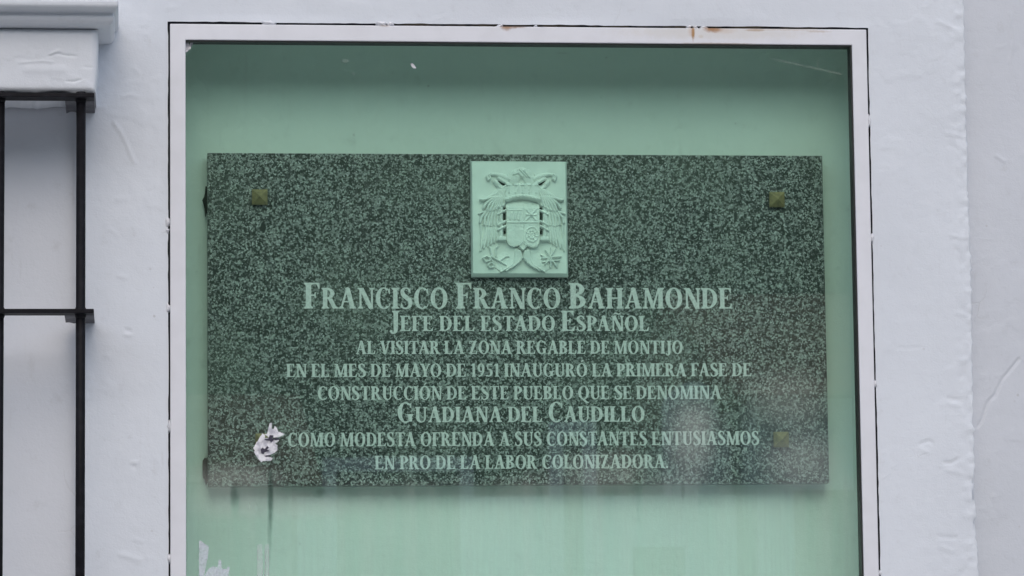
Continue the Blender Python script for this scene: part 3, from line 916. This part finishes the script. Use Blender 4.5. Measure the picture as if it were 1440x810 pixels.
q_ = 1.105e-3
for args in (('fRANCISCO fRANCO bAHAMONDE', 427.5, 1030.5, 434.2, 433.6, 29.5 * q_, 36.8 * q_, .30),
             ('jEFE DEL ESTADO eSPAÑOL', 548, 913, 465.3, 465.6, 21.6 * q_, 29 * q_, .28),
             ('AL VISITAR LA ZONA REGABLE DE MONTIJO', 500, 960.5, 497.8, 497.4, 18.6 * q_, 18.6 * q_, .26),
             ('EN EL MES DE MAYO DE 1951 INAUGURÓ LA PRIMERA FASE DE', 402.5, 1057, 530, 529.2, 18.6 * q_, 18.6 * q_, .27),
             ('CONSTRUCCIÓN DE ESTE PUEBLO QUE SE DENOMINA', 446.5, 1014.5, 562.4, 560.9, 19 * q_, 19 * q_, .27),
             ('gUADIANA DEL cAUDILLO', 558.5, 907, 593.6, 593.2, 21.8 * q_, 28 * q_, .28),
             ('COMO MODESTA OFRENDA A SUS CONSTANTES ENTUSIASMOS', 404.5, 1068, 627.8, 625.6, 19.4 * q_, 19.4 * q_, .28),
             ('EN PRO DE LA LABOR COLONIZADORA.', 527, 940, 660, 658.2, 19.2 * q_, 19.2 * q_, .30)):
    o, fx = text_line(*args)
    print('line fit', round(fx, 3))

# ------------------------------------------------------------------ emblem tablet (white relief on the slab)
TX0, TZ1 = P(662.3, 226.0, PY - .018); TX1, TZ0 = P(799.6, 388.5, PY - .018)
EX0, EX1, EY0, EY1 = 95.0, 678.0, 68.0, 758.0            # the same tablet in sketch units
sxu = (TX1 - TX0) / (EX1 - EX0); szu = (TZ1 - TZ0) / (EY1 - EY0)
ty = PY - .018
def E2(x, y): return (TX0 + (x - EX0) * sxu, TZ1 - (y - EY0) * szu)
bvl = .0046
tb = MB()
frx = [(TX0, TZ0), (TX1, TZ0), (TX1, TZ1), (TX0, TZ1)]
vs = [(x, PY + .001, z) for x, z in frx] + [(x, ty + .006, z) for x, z in frx] + \
     [(x + (bvl * .35 if x < (TX0 + TX1) / 2 else -bvl * .6), ty, z + (bvl if z < (TZ0 + TZ1) / 2 else -bvl * .4)) for x, z in frx]
fs = [(8, 9, 10, 11)]
for a in (0, 4):
    fs += [(a + k, a + (k + 1) % 4, a + 4 + (k + 1) % 4, a + 4 + k) for k in range(4)]
tab = tb.add(vs, fs).build('emblem_tablet', M['emblem'], plq)
RES = 2.0
ex = np.arange(EX0 + 14, EX1 - 14, RES); ey = np.arange(EY0 + 14, EY1 - 20, RES)
UX, UY = np.meshgrid(ex, ey, indexing='ij')


def cap_(pts, r, h, prof=.5):
    """rounded ridge along a polyline in sketch units; r may taper (r0, r1)"""
    out = np.zeros_like(UX)
    if not isinstance(r, tuple): r = (r, r)
    nS = len(pts) - 1
    for i in range(nS):
        (x0, y0), (x1, y1) = pts[i], pts[i + 1]
        dx, dy = x1 - x0, y1 - y0
        t = np.clip(((UX - x0) * dx + (UY - y0) * dy) / (dx * dx + dy * dy + 1e-9), 0, 1)
        rr = r[0] + (r[1] - r[0]) * (i + t) / nS
        d = np.sqrt((UX - x0 - t * dx) ** 2 + (UY - y0 - t * dy) ** 2) / rr
        out = np.maximum(out, np.clip(1 - d * d, 0, 1) ** prof)
    return out * h


def inside(poly):
    c = np.zeros(UX.shape, bool)
    n = len(poly)
    for i in range(n):
        x0, y0 = poly[i]; x1, y1 = poly[(i + 1) % n]
        if y0 == y1: continue
        c ^= ((y0 > UY) != (y1 > UY)) & (UX < (x1 - x0) * (UY - y0) / (y1 - y0) + x0)
    return c


def soft_poly(poly, h, r=7):
    """a plateau with rounded shoulders"""
    m_ = inside(poly)
    d = np.full(UX.shape, 1e9)
    n = len(poly)
    for i in range(n):
        (x0, y0), (x1, y1) = poly[i], poly[(i + 1) % n]
        dx, dy = x1 - x0, y1 - y0
        t = np.clip(((UX - x0) * dx + (UY - y0) * dy) / (dx * dx + dy * dy + 1e-9), 0, 1)
        d = np.minimum(d, np.hypot(UX - x0 - t * dx, UY - y0 - t * dy))
    return np.where(m_, h * np.sqrt(np.clip(1 - (1 - np.clip(d / r, 0, 1)) ** 2, 0, 1)), 0)


MIRROR = 798
def mir(pts): return [(MIRROR - x, y) for x, y in pts]


def relief(name, Hm, mtl='emblem'):
    if mtl == 'emblem': Hm = np.where(Hm > 2e-4, np.maximum(Hm + vnoise(UX, UY, 11, 3) * .0005 + vnoise(UX, UY, 5, 9) * .0003, 0), Hm)
    on = Hm > 1e-5
    cell = on[:-1, :-1] | on[1:, :-1] | on[1:, 1:] | on[:-1, 1:]
    I = np.arange(UX.size).reshape(UX.shape)
    q = np.stack([I[:-1, :-1], I[:-1, 1:], I[1:, 1:], I[1:, :-1]], -1)[cell]
    used, inv = np.unique(q, return_inverse=True)
    Yv = np.where(on, ty - Hm - .0002, ty + .0008)
    V = np.stack([TX0 + (UX - EX0) * sxu, Yv, TZ1 - (UY - EY0) * szu], -1).reshape(-1, 3)[used]
    return grid_mesh(name, V, inv.reshape(-1, 4)[:, ::-1], M[mtl], tab, smooth=True)


mm = .00145


def wing(side):
    f = (lambda p: p) if side < 0 else mir
    Hm = np.zeros_like(UX)
    # arm of the wing
    Hm = np.maximum(Hm, soft_poly(f([(262, 225), (330, 215), (315, 300), (300, 335), (255, 345), (215, 330), (165, 300), (205, 272)]), 3.4 * mm, 30))
    # long primaries
    for i, (xa, xb, yb) in enumerate(((178, 146, 606), (190, 168, 590), (204, 190, 580), (218, 210, 568), (232, 229, 556), (246, 246, 548), (260, 262, 540))):
        Hm = np.maximum(Hm, cap_(f([(xa + 10, 440), (xa, 500), (xb, yb)]), (13, 7), (2.6 + .15 * i) * mm))
    Hm = np.maximum(Hm, cap_(f([(152, 455), (150, 520), (150, 585)]), (8, 5), 2.2 * mm))
    # middle tier
    for i, (xb, yb) in enumerate(((146, 440), (170, 450), (190, 456), (209, 458), (228, 455), (246, 446))):
        Hm = np.maximum(Hm, cap_(f([(190 + i * 13, 365), (xb + 6, 410), (xb, yb)]), (10, 9), (4.4 + .1 * i) * mm))
    Hm = np.maximum(Hm, cap_(f([(200, 372), (160, 378), (140, 386)]), (10, 6), 3.6 * mm))
    # upper tier
    for i, (xb, yb) in enumerate(((152, 304), (168, 352), (188, 366), (207, 370), (226, 369), (244, 362), (262, 350))):
        Hm = np.maximum(Hm, cap_(f([(225 + i * 9, 288), (xb + 12, (288 + yb) / 2 + 8), (xb, yb)]), (11, 10), (6.0 + .12 * i) * mm))
    # small coverts on the shoulder
    for i in range(5):
        Hm = np.maximum(Hm, cap_(f([(262 + i * 9, 246), (222 + i * 13, 296)]), (8, 7), 5.4 * mm))
    Hm = np.maximum(Hm, cap_(f([(300, 222), (255, 262), (205, 285), (155, 304)]), (9, 6), 5.2 * mm))
    relief('eagle_wing', Hm)


wing(-1); wing(1)

# eagle's head with its halo, over the crown
Hm = np.maximum(cap_([(352, 178), (372, 150), (400, 140), (432, 152), (446, 180)], 34, 3.2 * mm, .4), cap_([(410, 128), (448, 168)], (8, 10), 5.2 * mm))
Hm = np.maximum(Hm, cap_([(388, 122), (432, 166)], (6, 9), 4.6 * mm))
Hm = np.maximum(Hm, cap_([(352, 150), (380, 142), (398, 160)], (9, 11), 4.8 * mm))
for a in range(7):
    an = math.radians(200 + a * 23)
    Hm = np.maximum(Hm, cap_([(400 + 30 * math.cos(an), 172 + 28 * math.sin(an)), (400 + 60 * math.cos(an), 172 + 54 * math.sin(an))], (6, 4), 3.4 * mm))
relief('eagle_head', Hm)

# motto ribbon, its ends curling at the top corners
for sgn in (-1, 1):
    f = (lambda p: p) if sgn < 0 else mir
    Hm = cap_(f([(322, 176), (280, 158), (236, 150), (205, 152)]), (17, 9), 3.6 * mm)
    Hm = np.maximum(Hm, cap_(f([(205, 150), (190, 164), (196, 184), (208, 178), (206, 164)]), 9, 4.8 * mm))
    Hm = np.maximum(Hm, cap_(f([(316, 150), (312, 180)]), (5, 16), 3.0 * mm))
    Hm = np.maximum(Hm, cap_(f([(262, 178), (300, 200), (330, 220)]), (14, 16), 5.6 * mm))
    Hm = np.maximum(Hm, cap_(f([(240, 196), (262, 220), (280, 238), (318, 232)]), (16, 20), 4.8 * mm))
    for k in range(4):
        Hm -= cap_(f([(246 + 15 * k, 226 - 4 * k), (262 + 15 * k, 206 - 2 * k)]), 3.5, .9 * mm)
    relief('ribbon', np.maximum(Hm, 0))
    Hs = np.where(inside(f([(258, 188), (284, 204), (312, 217), (309, 221), (281, 209), (257, 192)])), 3.6 * mm, 0)  # raised dark sliver painting the shade of a slit by the ribbon
    relief('slot_shade', Hs, 'slot_shade')

# crown
Hm = soft_poly([(304, 322), (294, 278), (300, 226), (322, 206), (352, 214), (372, 198), (402, 208), (432, 198), (454, 214), (484, 206), (506, 226), (511, 278), (500, 322), (450, 304), (400, 299), (350, 304)], 5.4 * mm, 16)
Hm = np.maximum(Hm, cap_([(303, 303), (350, 288), (400, 283), (452, 288), (500, 303)], 15, 8.4 * mm))
for x0, xb in ((316, 320), (358, 360), (402, 402), (446, 444), (488, 484)):
    Hm = np.maximum(Hm, cap_([(xb, 274), (x0, 214)], (8, 13), 6.0 * mm))
    Hm = np.maximum(Hm, cap_([(x0 - 8, 218), (x0 + 8, 218)], 8, 6.8 * mm))
    Hm = np.maximum(Hm, cap_([(xb - 1, 262), (xb + 1, 262)], 11, 6.9 * mm))
for k in range(9):
    xk = 316 + k * 21
    Hm -= cap_([(xk, 302 - 17 * math.sin(math.pi * (xk - 303) / 197) - 1), (xk + .5, 302 - 17 * math.sin(math.pi * (xk - 303) / 197))], 4, .9 * mm)
relief('crown', np.maximum(Hm, 0))

# quartered shield with two round lobes and a pointed tip
shp = [(302, 332), (330, 318), (400, 311), (470, 318), (504, 332), (504, 540), (500, 566), (484, 586), (462, 592), (438, 586), (416, 574), (404, 560), (396, 560), (384, 574), (364, 584),
       (344, 588), (322, 580), (306, 562), (302, 540)]
Hm = soft_poly(shp, 5.2 * mm, 9)
base = Hm.copy()
Hm = Hm + np.where(base > 0, cap_([(302, 440), (504, 440)], 6, .9 * mm) + cap_([(409, 325), (409, 560)], 4, .7 * mm), 0)
for (a, b_) in (((425, 365), (480, 425)), ((480, 365), (425, 425)), ((425, 395), (482, 395))): Hm += np.where(base > 0, cap_([a, b_], 6, 1.1 * mm), 0)
for y in (350, 366): Hm += np.where(base > 0, cap_([(315, y), (395, y)], 5, .6 * mm), 0)
for x in (335, 360, 385): Hm += np.where(base > 0, cap_([(x, 385), (x - 8, 420)], (7, 9), .9 * mm), 0)
th = np.linspace(0, 2 * math.pi, 22)
Hm += np.where(base > 0, np.maximum(cap_([(456 + 38 * math.cos(t), 512 + 44 * math.sin(t)) for t in th], 5, 1.0 * mm), cap_([(456 + 20 * math.cos(t), 512 + 24 * math.sin(t)) for t in th], 5, 1.0 * mm)), 0)
for k in range(8):
    an = k * math.pi / 4 + .3
    Hm += np.where(base > 0, cap_([(456 + 8 * math.cos(an), 512 + 8 * math.sin(an)), (456 + 36 * math.cos(an), 512 + 42 * math.sin(an))], 3.5, .7 * mm), 0)
Hm = np.maximum(Hm, soft_poly([(400, 548), (432, 584), (402, 614), (370, 584)], 6.2 * mm, 8))
Hm -= np.where(inside([(400, 560), (420, 584), (402, 602), (382, 584)]), 1.0 * mm, 0)
Hm = np.maximum(Hm, np.where(base > 0, cap_(shp + shp[:1], 5, 6.0 * mm, .35), 0))
Hm *= .25 + .75 * np.clip((UY - 322) / 34, 0, 1)
relief('shield', np.maximum(Hm, 0))

# the two pillars with capitals, bases and winding ribbons
MIRROR = 806
for sgn in (-1, 1):
    f = (lambda p: p) if sgn < 0 else mir
    Hm = cap_(f([(271, 345), (271, 535)]), 15, 5.2 * mm)
    Hm = np.maximum(Hm, soft_poly(f([(248, 322), (297, 322), (297, 340), (288, 348), (256, 348), (248, 340)]), 5.6 * mm, 8))
    Hm = np.maximum(Hm, soft_poly(f([(254, 522), (300, 522), (304, 534), (304, 552), (244, 552), (244, 534)]), 6.2 * mm, 8))
    for y in (376, 440, 470):
        Hm = np.maximum(Hm, cap_(f([(252, y + 16), (271, y + 6), (298, y - 8)]), 10, 6.4 * mm))
    relief('pillar', Hm)
    # raised dark patches painting the shade of deep holes between pillar and shield
    Hs = np.zeros_like(UX)
    for y0, y1 in ((352, 366), (386, 424), (488, 506)):
        Hs = np.maximum(Hs, np.where(inside(f([(288, y0), (299, y0), (299, y1), (288, y1)])), 4.4 * mm, 0))
    relief('slot_shade', Hs, 'slot_shade')

# spread tail with its two feathered tips
MIRROR = 800
for sgn in (-1, 1):
    f = (lambda p: p) if sgn < 0 else mir
    pm = inside(f([(240, 556), (310, 556), (385, 604), (396, 640), (388, 668), (340, 705), (300, 724), (268, 734), (205, 690), (170, 640), (190, 590)]))
    edge_ = f([(392, 622), (384, 655), (352, 694), (322, 712)])
    dist = np.full(UX.shape, 1e9)
    for (x0, y0), (x1, y1) in zip(edge_[:-1], edge_[1:]):
        t = np.clip(((UX - x0) * (x1 - x0) + (UY - y0) * (y1 - y0)) / ((x1 - x0) ** 2 + (y1 - y0) ** 2), 0, 1)
        dist = np.minimum(dist, np.hypot(UX - x0 - t * (x1 - x0), UY - y0 - t * (y1 - y0)))
    Hm = np.where(pm, 3.4 * mm * np.clip(1 - dist / 105, 0, 1) ** 1.2, 0)
    for i, (xm, ym, xe, ye) in enumerate(((340, 690, 268, 734), (352, 688, 300, 728), (362, 682, 330, 712), (372, 672, 350, 700), (382, 660, 372, 684), (390, 650, 388, 668))):
        Hm = np.maximum(Hm, cap_(f([(362 + 4 * i, 612), ((362 + 4 * i + xm) / 2 + 6, 650), (xm, ym), (xe, ye)]), (12, 5), (4.2 + .25 * i) * mm))
    relief('eagle_tail', Hm)

# yoke (left) and sheaf of arrows (right)
Hm = np.zeros_like(UX)
for pts, r in (([(210, 640), (250, 664), (300, 694)], 7), ([(160, 652), (180, 640), (204, 648), (200, 668), (176, 672), (160, 652)], 6), ([(190, 690), (206, 678), (226, 686), (222, 704), (200, 708), (190, 690)], 6),
               ([(204, 590), (214, 630), (226, 650)], 8), ([(206, 650), (222, 676)], 6), ([(240, 640), (236, 600), (250, 575)], 6), ([(262, 668), (300, 640), (318, 640)], 6)):
    Hm = np.maximum(Hm, cap_(pts, r, 4.0 * mm))
relief('yoke', Hm)
Hm = np.zeros_like(UX)
for x0, y0, x1, y1 in ((515, 652, 632, 640), (535, 690, 600, 596), (568, 706, 572, 588), (606, 704, 540, 604), (520, 674, 624, 664), (512, 632, 610, 690)):
    Hm = np.maximum(Hm, cap_([(x0, y0), (x1, y1)], (6, 5), 4.0 * mm))
    Hm = np.maximum(Hm, cap_([(x0, y0), (x0 + (x1 - x0) * .12, y0 + (y1 - y0) * .12)], (4, 9), 4.2 * mm))
relief('arrow_sheaf', Hm)

# ------------------------------------------------------------------ torn paper and residue on the glass
def scrap(name, pts_px, mtl, label, cat, seed, y=GLY, th=.0007, wr=.0022, group=None, jit=.0006):
    """ragged scrap of paper: outline in photo pixels, subdivided and crinkled"""
    rnd = random.Random(seed)
    shapes = pts_px if isinstance(pts_px[0], list) else [list(pts_px)]
    import bmesh
    bm = bmesh.new()
    # refine each outline so the tear looks fibrous
    for li, sh in enumerate(shapes):
        pts = [P(u, v, y) for u, v in sh]
        out = []
        for i in range(len(pts)):
            a, b = pts[i], pts[(i + 1) % len(pts)]
            L = math.hypot(b[0] - a[0], b[1] - a[1]); k = max(1, int(L / .0016))
            for j in range(k):
                t = j / k
                out.append((a[0] + (b[0] - a[0]) * t + rnd.uniform(-jit, jit), a[1] + (b[1] - a[1]) * t + rnd.uniform(-jit, jit)))
        ring = [bm.verts.new((x, y - th - .00025 * li, z)) for x, z in out]
        bm.faces.new(ring)
    bmesh.ops.triangulate(bm, faces=bm.faces[:])
    for _ in range(3): bmesh.ops.subdivide_edges(bm, edges=[e for e in bm.edges if e.calc_length() > .003], cuts=1)
    bmesh.ops.triangulate(bm, faces=bm.faces[:])
    for v in bm.verts:
        xx, zz = np.array([v.co.x]), np.array([v.co.z])
        v.co.y -= max(0, float((vnoise(xx, zz, .006, seed)[0] + .3) * wr + vnoise(xx, zz, .0025, seed + 1)[0] * wr * .5))
    me = bpy.data.meshes.new(name)
    bmesh.ops.recalc_face_normals(bm, faces=bm.faces[:])
    ext = bmesh.ops.extrude_face_region(bm, geom=bm.faces[:])
    for v in [g for g in ext['geom'] if isinstance(g, bmesh.types.BMVert)]: v.co.y = y - .0001
    bm.to_mesh(me); bm.free()
    o = link(name, me, mtl)
    return tag(o, label, cat, group)


z8 = lambda x, yy: (320 + x / 6.75, 560 + yy / 6.75)
st = scrap('torn_sticker', [[z8(*p) for p in sh] for sh in (
    ((318, 420), (350, 380), (420, 372), (456, 410), (444, 470), (404, 524), (330, 530), (300, 490)),
    ((242, 474), (330, 334), (352, 345), (356, 400), (386, 410), (340, 448), (318, 486), (322, 524), (290, 520), (262, 505)),
    ((352, 345), (388, 336), (386, 285), (402, 236), (420, 232), (424, 250), (406, 268), (408, 290), (440, 292), (444, 262), (462, 272), (480, 316), (545, 341), (500, 366), (438, 374), (424, 352), (402, 350), (392, 372)),
    ((424, 392), (446, 402), (492, 398), (470, 418), (442, 426), (474, 446), (470, 498), (448, 516), (392, 540), (346, 546), (352, 512), (390, 502), (376, 486), (398, 462), (410, 430)),
    ((250, 502), (290, 520), (322, 524), (344, 532), (346, 548), (398, 556), (430, 570), (412, 592), (340, 598), (318, 610), (292, 574), (264, 536)))],
           M['paper'], 'torn white paper sticker on the glass over the lower left bolt of the plaque', 'sticker', 5, wr=.0016, jit=.0004)
ik = MB()
for pts in (((346, 388), (386, 386), (400, 350), (436, 356), (420, 378), (442, 396), (414, 420), (402, 404), (384, 398), (366, 400)), ((314, 488), (330, 470), (352, 484), (376, 456), (392, 470), (372, 488), (396, 500), (352, 514), (338, 532), (320, 522)), ((440, 384), (494, 378), (486, 394), (444, 398)), ((352, 546), (396, 540), (404, 552), (360, 556))):
    ik.prism([P(*z8(*p), GLY) for p in pts], GLY - .0030, GLY - .0002)
ik.build('print_mark', M['ink'], st)

k9 = lambda x, yy: (250 + x / 9, 740 + yy / 9)
scrap('tape_strip', [k9(*p) for p in ((272, 185), (302, 188), (306, 240), (385, 250), (388, 330), (372, 420), (350, 520), (322, 690), (300, 760), (270, 760))], M['residue'],
      'pale strip of torn tape at the bottom left of the glass', 'tape', 21, th=.0004, wr=.0006)
scrap('paper_scrap', [k9(*p) for p in ((380, 545), (440, 505), (500, 520), (520, 430), (545, 435), (560, 540), (590, 560), (640, 510), (652, 520), (640, 640), (630, 760), (330, 760), (345, 620))], M['residue'],
      'crumpled pale paper scrap right of the torn tape at the bottom of the glass', 'paper scrap', 22, th=.0004, wr=.0012)
for i, (a, b, lab) in enumerate(((1010, 1070, 'faint upright glue line on the lower glass, left one of a close pair'), (1105, 1150, 'faint upright glue line on the lower glass, right one of a close pair'))):
    scrap('glue_line', [k9(*p) for p in ((a, 235), (b, 225), (b + 4, 760), (a - 6, 760))], M['residue_faint'], lab, 'glue line', 31 + i, th=.0003, wr=.0002, group='glue lines left on the glass')
c5 = lambda x, yy: (225 + x / 10.12, 20 + yy / 10.12)
scrap('paint_flake', [c5(*p) for p in ((352, 440), (378, 385), (400, 400), (420, 440), (440, 390), (475, 395), (462, 440), (430, 500), (395, 530), (375, 552), (356, 520))], M['paper'],
      'torn white paint flake in the top left corner of the glass', 'paint flake', 41, y=.010, th=.0008, wr=.003)
scrap('paint_speck', [(577.5, 90), (580, 89), (584, 93), (585.5, 96), (582, 96.5), (579, 94)], M['paper'], 'small bright white speck on the upper glass above the plaque', 'paint speck', 43, th=.0004, wr=.0004)

# ------------------------------------------------------------------ across the street (seen only as a reflection in the pane)
def mx(u, v, depth):
    """point across the street whose mirror image in the pane lies on the sight line through photo pixel (u, v)"""
    return P(u, v, depth + 2 * GLY)


roofm = mat('clay_tile', (.28, .15, .09), .8); n = NT(roofm)
n.col(n.mix(n.rng(n.noise(6, 4), .3, .7), (.33, .18, .11), (.20, .12, .08)))
dgm = mat('dark_window', (.03, .035, .04), .2)
crm = plaster('cream_wash', (.66, .63, .54), (.60, .57, .49))
whm = plaster('bright_wash', (.86, .86, .85), (.82, .82, .81))
dorm = mat('door_wood', (.10, .06, .035), .6)
D0 = 20.0


def cottage(name, label, u0, u1, vtop, wm, roof_h, wins, door=None, depth=D0):
    x0, zt_ = mx(u0, vtop, depth); x1, _ = mx(u1, vtop, depth)
    r = empty(name, ((x0 + x1) / 2, -depth, 0), label, 'house')
    MB().box(x0, x1, -depth - 6, -depth, 0, zt_).build('wall', wm, r)
    if roof_h:
        rb = MB()
        rb.add([(x0 - .2, -depth + .35, zt_), (x1 + .2, -depth + .35, zt_), (x1 + .2, -depth - 3, zt_ + roof_h), (x0 - .2, -depth - 3, zt_ + roof_h), (x0 - .2, -depth - 6.35, zt_), (x1 + .2, -depth - 6.35, zt_)],
               [(0, 1, 2, 3), (3, 2, 5, 4), (0, 3, 4), (1, 5, 2), (0, 4, 5, 1)])
        rb.build('roof', roofm, r)
    for (wx, wz, ww, wh) in wins:
        w = MB().box(wx - ww / 2, wx + ww / 2, -depth - .02, -depth + .012, wz, wz + wh).build('window', dgm, r)
        fm = MB(); frame_ring(fm, (wx - ww / 2 - .09, wx + ww / 2 + .09, wz - .09, wz + wh + .09), (wx - ww / 2 + .01, wx + ww / 2 - .01, wz + .01, wz + wh - .01), -depth + .004, -depth + .05)
        fm.build('frame', wm, w)
    if door: MB().box(door - .5, door + .5, -depth - .02, -depth + .015, 0, 2.1).build('door', dorm, r)
    return r, x0, x1, zt_


xl, zl_ = mx(265, 690, D0)
cottage('cottage', 'cream cottage with a clay tile roof across the street', -900, 410, 688, crm, .9, [(xl + .3, 2.3, .5, .75), (xl - 2.2, 1.3, .9, 1.2)], xl - .9)
cottage('cottage', 'long white cottage with dark windows across the street', 418, 1035, 700, whm, 0, [(mx(560, 760, D0)[0], 2.0, .9, 1.25), (mx(806, 760, D0)[0], 1.9, .16, 1.6), (mx(925, 775, D0)[0], 2.2, .4, .5)])
cottage('cottage', 'tall white gabled house at the right across the street', 1062, 2300, 560, whm, 1.1, [(mx(1190, 740, D0)[0], 2.0, .8, 1.1), (mx(1900, 740, D0)[0], 1.2, .9, 1.3)], mx(1560, 760, D0)[0])
x0, zc = mx(944, 570, D0 + .6); x1, _ = mx(1010, 570, D0 + .6)
ch = empty('chimney_stack', ((x0 + x1) / 2, -D0 - .8, 0), 'tall white rounded chimney rising behind the long white cottage', 'chimney')
arc_ = [(x0, 0), (x1, 0)] + [((x0 + x1) / 2 + (x1 - x0) / 2 * math.cos(a), zc + .18 * math.sin(a)) for a in np.linspace(0, math.pi, 9)]
MB().prism(arc_, -D0 - .6, -D0 - 1.1).build('stack', whm, ch)

leafm = mat('leaf', (.06, .09, .035), .6); n = NT(leafm)
n.col(n.mix(n.rng(n.noise(1.5, 4), .3, .7), (.075, .11, .04), (.04, .065, .025)))
barkm = mat('bark', (.10, .075, .055), .9); n = NT(barkm)
n.col(n.mix(n.rng(n.noise(14, 4), .3, .7), (.12, .09, .065), (.06, .045, .035)))


def tree(x, y, h, r, seed, label):
    rnd = random.Random(seed)
    t = empty('tree', (x, y, 0), label, 'tree', 'trees behind the cottages across the street')
    tb_ = MB()
    tb_.tube([(x, y, -.1), (x + .05, y, h * .2), (x - .05, y + .1, h * .42), (x, y, h * .7)], [.28, .22, .16, .05], 10)
    for k in range(7):
        a = k * 2.4; z0 = h * (.28 + .05 * k)
        tb_.tube([(x, y, z0), (x + math.cos(a) * r * .35, y + math.sin(a) * r * .35, z0 + h * .1), (x + math.cos(a) * r * .7, y + math.sin(a) * r * .7, z0 + h * .22)], [.09, .06, .02], 7)
    tb_.build('trunk', barkm, t, smooth=True)
    lb = MB()
    for c in range(46):
        a, e_ = rnd.uniform(0, 6.28), rnd.uniform(-.9, 1)
        rr = rnd.uniform(.45, 1) * r
        c0 = Vector((x + rr * math.cos(a) * math.sqrt(1 - e_ * e_ * .8), y + rr * math.sin(a) * math.sqrt(1 - e_ * e_ * .8), h * .62 + e_ * h * .36))
        cr = rnd.uniform(.5, 1.0) * r * .36
        for _ in range(110):
            d = Vector((rnd.gauss(0, 1), rnd.gauss(0, 1), rnd.gauss(0, .8))).normalized() * cr * rnd.uniform(.5, 1)
            p = c0 + d; s_ = rnd.uniform(.10, .2)
            u = Vector((rnd.gauss(0, 1), rnd.gauss(0, 1), rnd.gauss(0, 1))).normalized(); w = u.orthogonal().normalized()
            lb.add([p - u * s_, p + w * s_ * .5, p + u * s_, p - w * s_ * .5], [(0, 1, 2, 3)])
    lb.build('crown', leafm, t)


hillm = mat('scrub', (.05, .07, .03), .95); n = NT(hillm)
n.col(n.mix(n.rng(n.noise(.25, 5), .3, .7), (.06, .08, .035), (.03, .045, .02)))
hx = np.linspace(-160, 160, 81); hy = np.linspace(-150, -60, 31)
HX, HY = np.meshgrid(hx, hy, indexing='ij')
HZ = np.clip((-60 - HY) / 45, 0, 1) ** .8 * 36 + (vnoise(HX, HY, 26, 5) * 7 + vnoise(HX, HY, 8, 6) * 3) * np.clip((-60 - HY) / 20, 0, 1) - .3
I = np.arange(HX.size).reshape(HX.shape)
hl = grid_mesh('sky_screen_hills', np.stack([HX, HY, HZ], -1).reshape(-1, 3), np.stack([I[:-1, :-1], I[1:, :-1], I[1:, 1:], I[:-1, 1:]], -1).reshape(-1, 4), hillm)  # added rise that keeps bright low sky out of the pane's reflection
tag(hl, kind='structure')
for i, (u, dp, h, r) in enumerate(((240, 29, 9, 2.9), (520, 28, 9.3, 2.9), (780, 29, 9.2, 2.8), (1000, 27.5, 8.8, 2.9), (1260, 28.5, 9.4, 3.0))):
    tree(mx(u, 600, dp)[0], -dp, h, r, 60 + i, 'broad dark leafy tree standing behind the low cottages across the street')
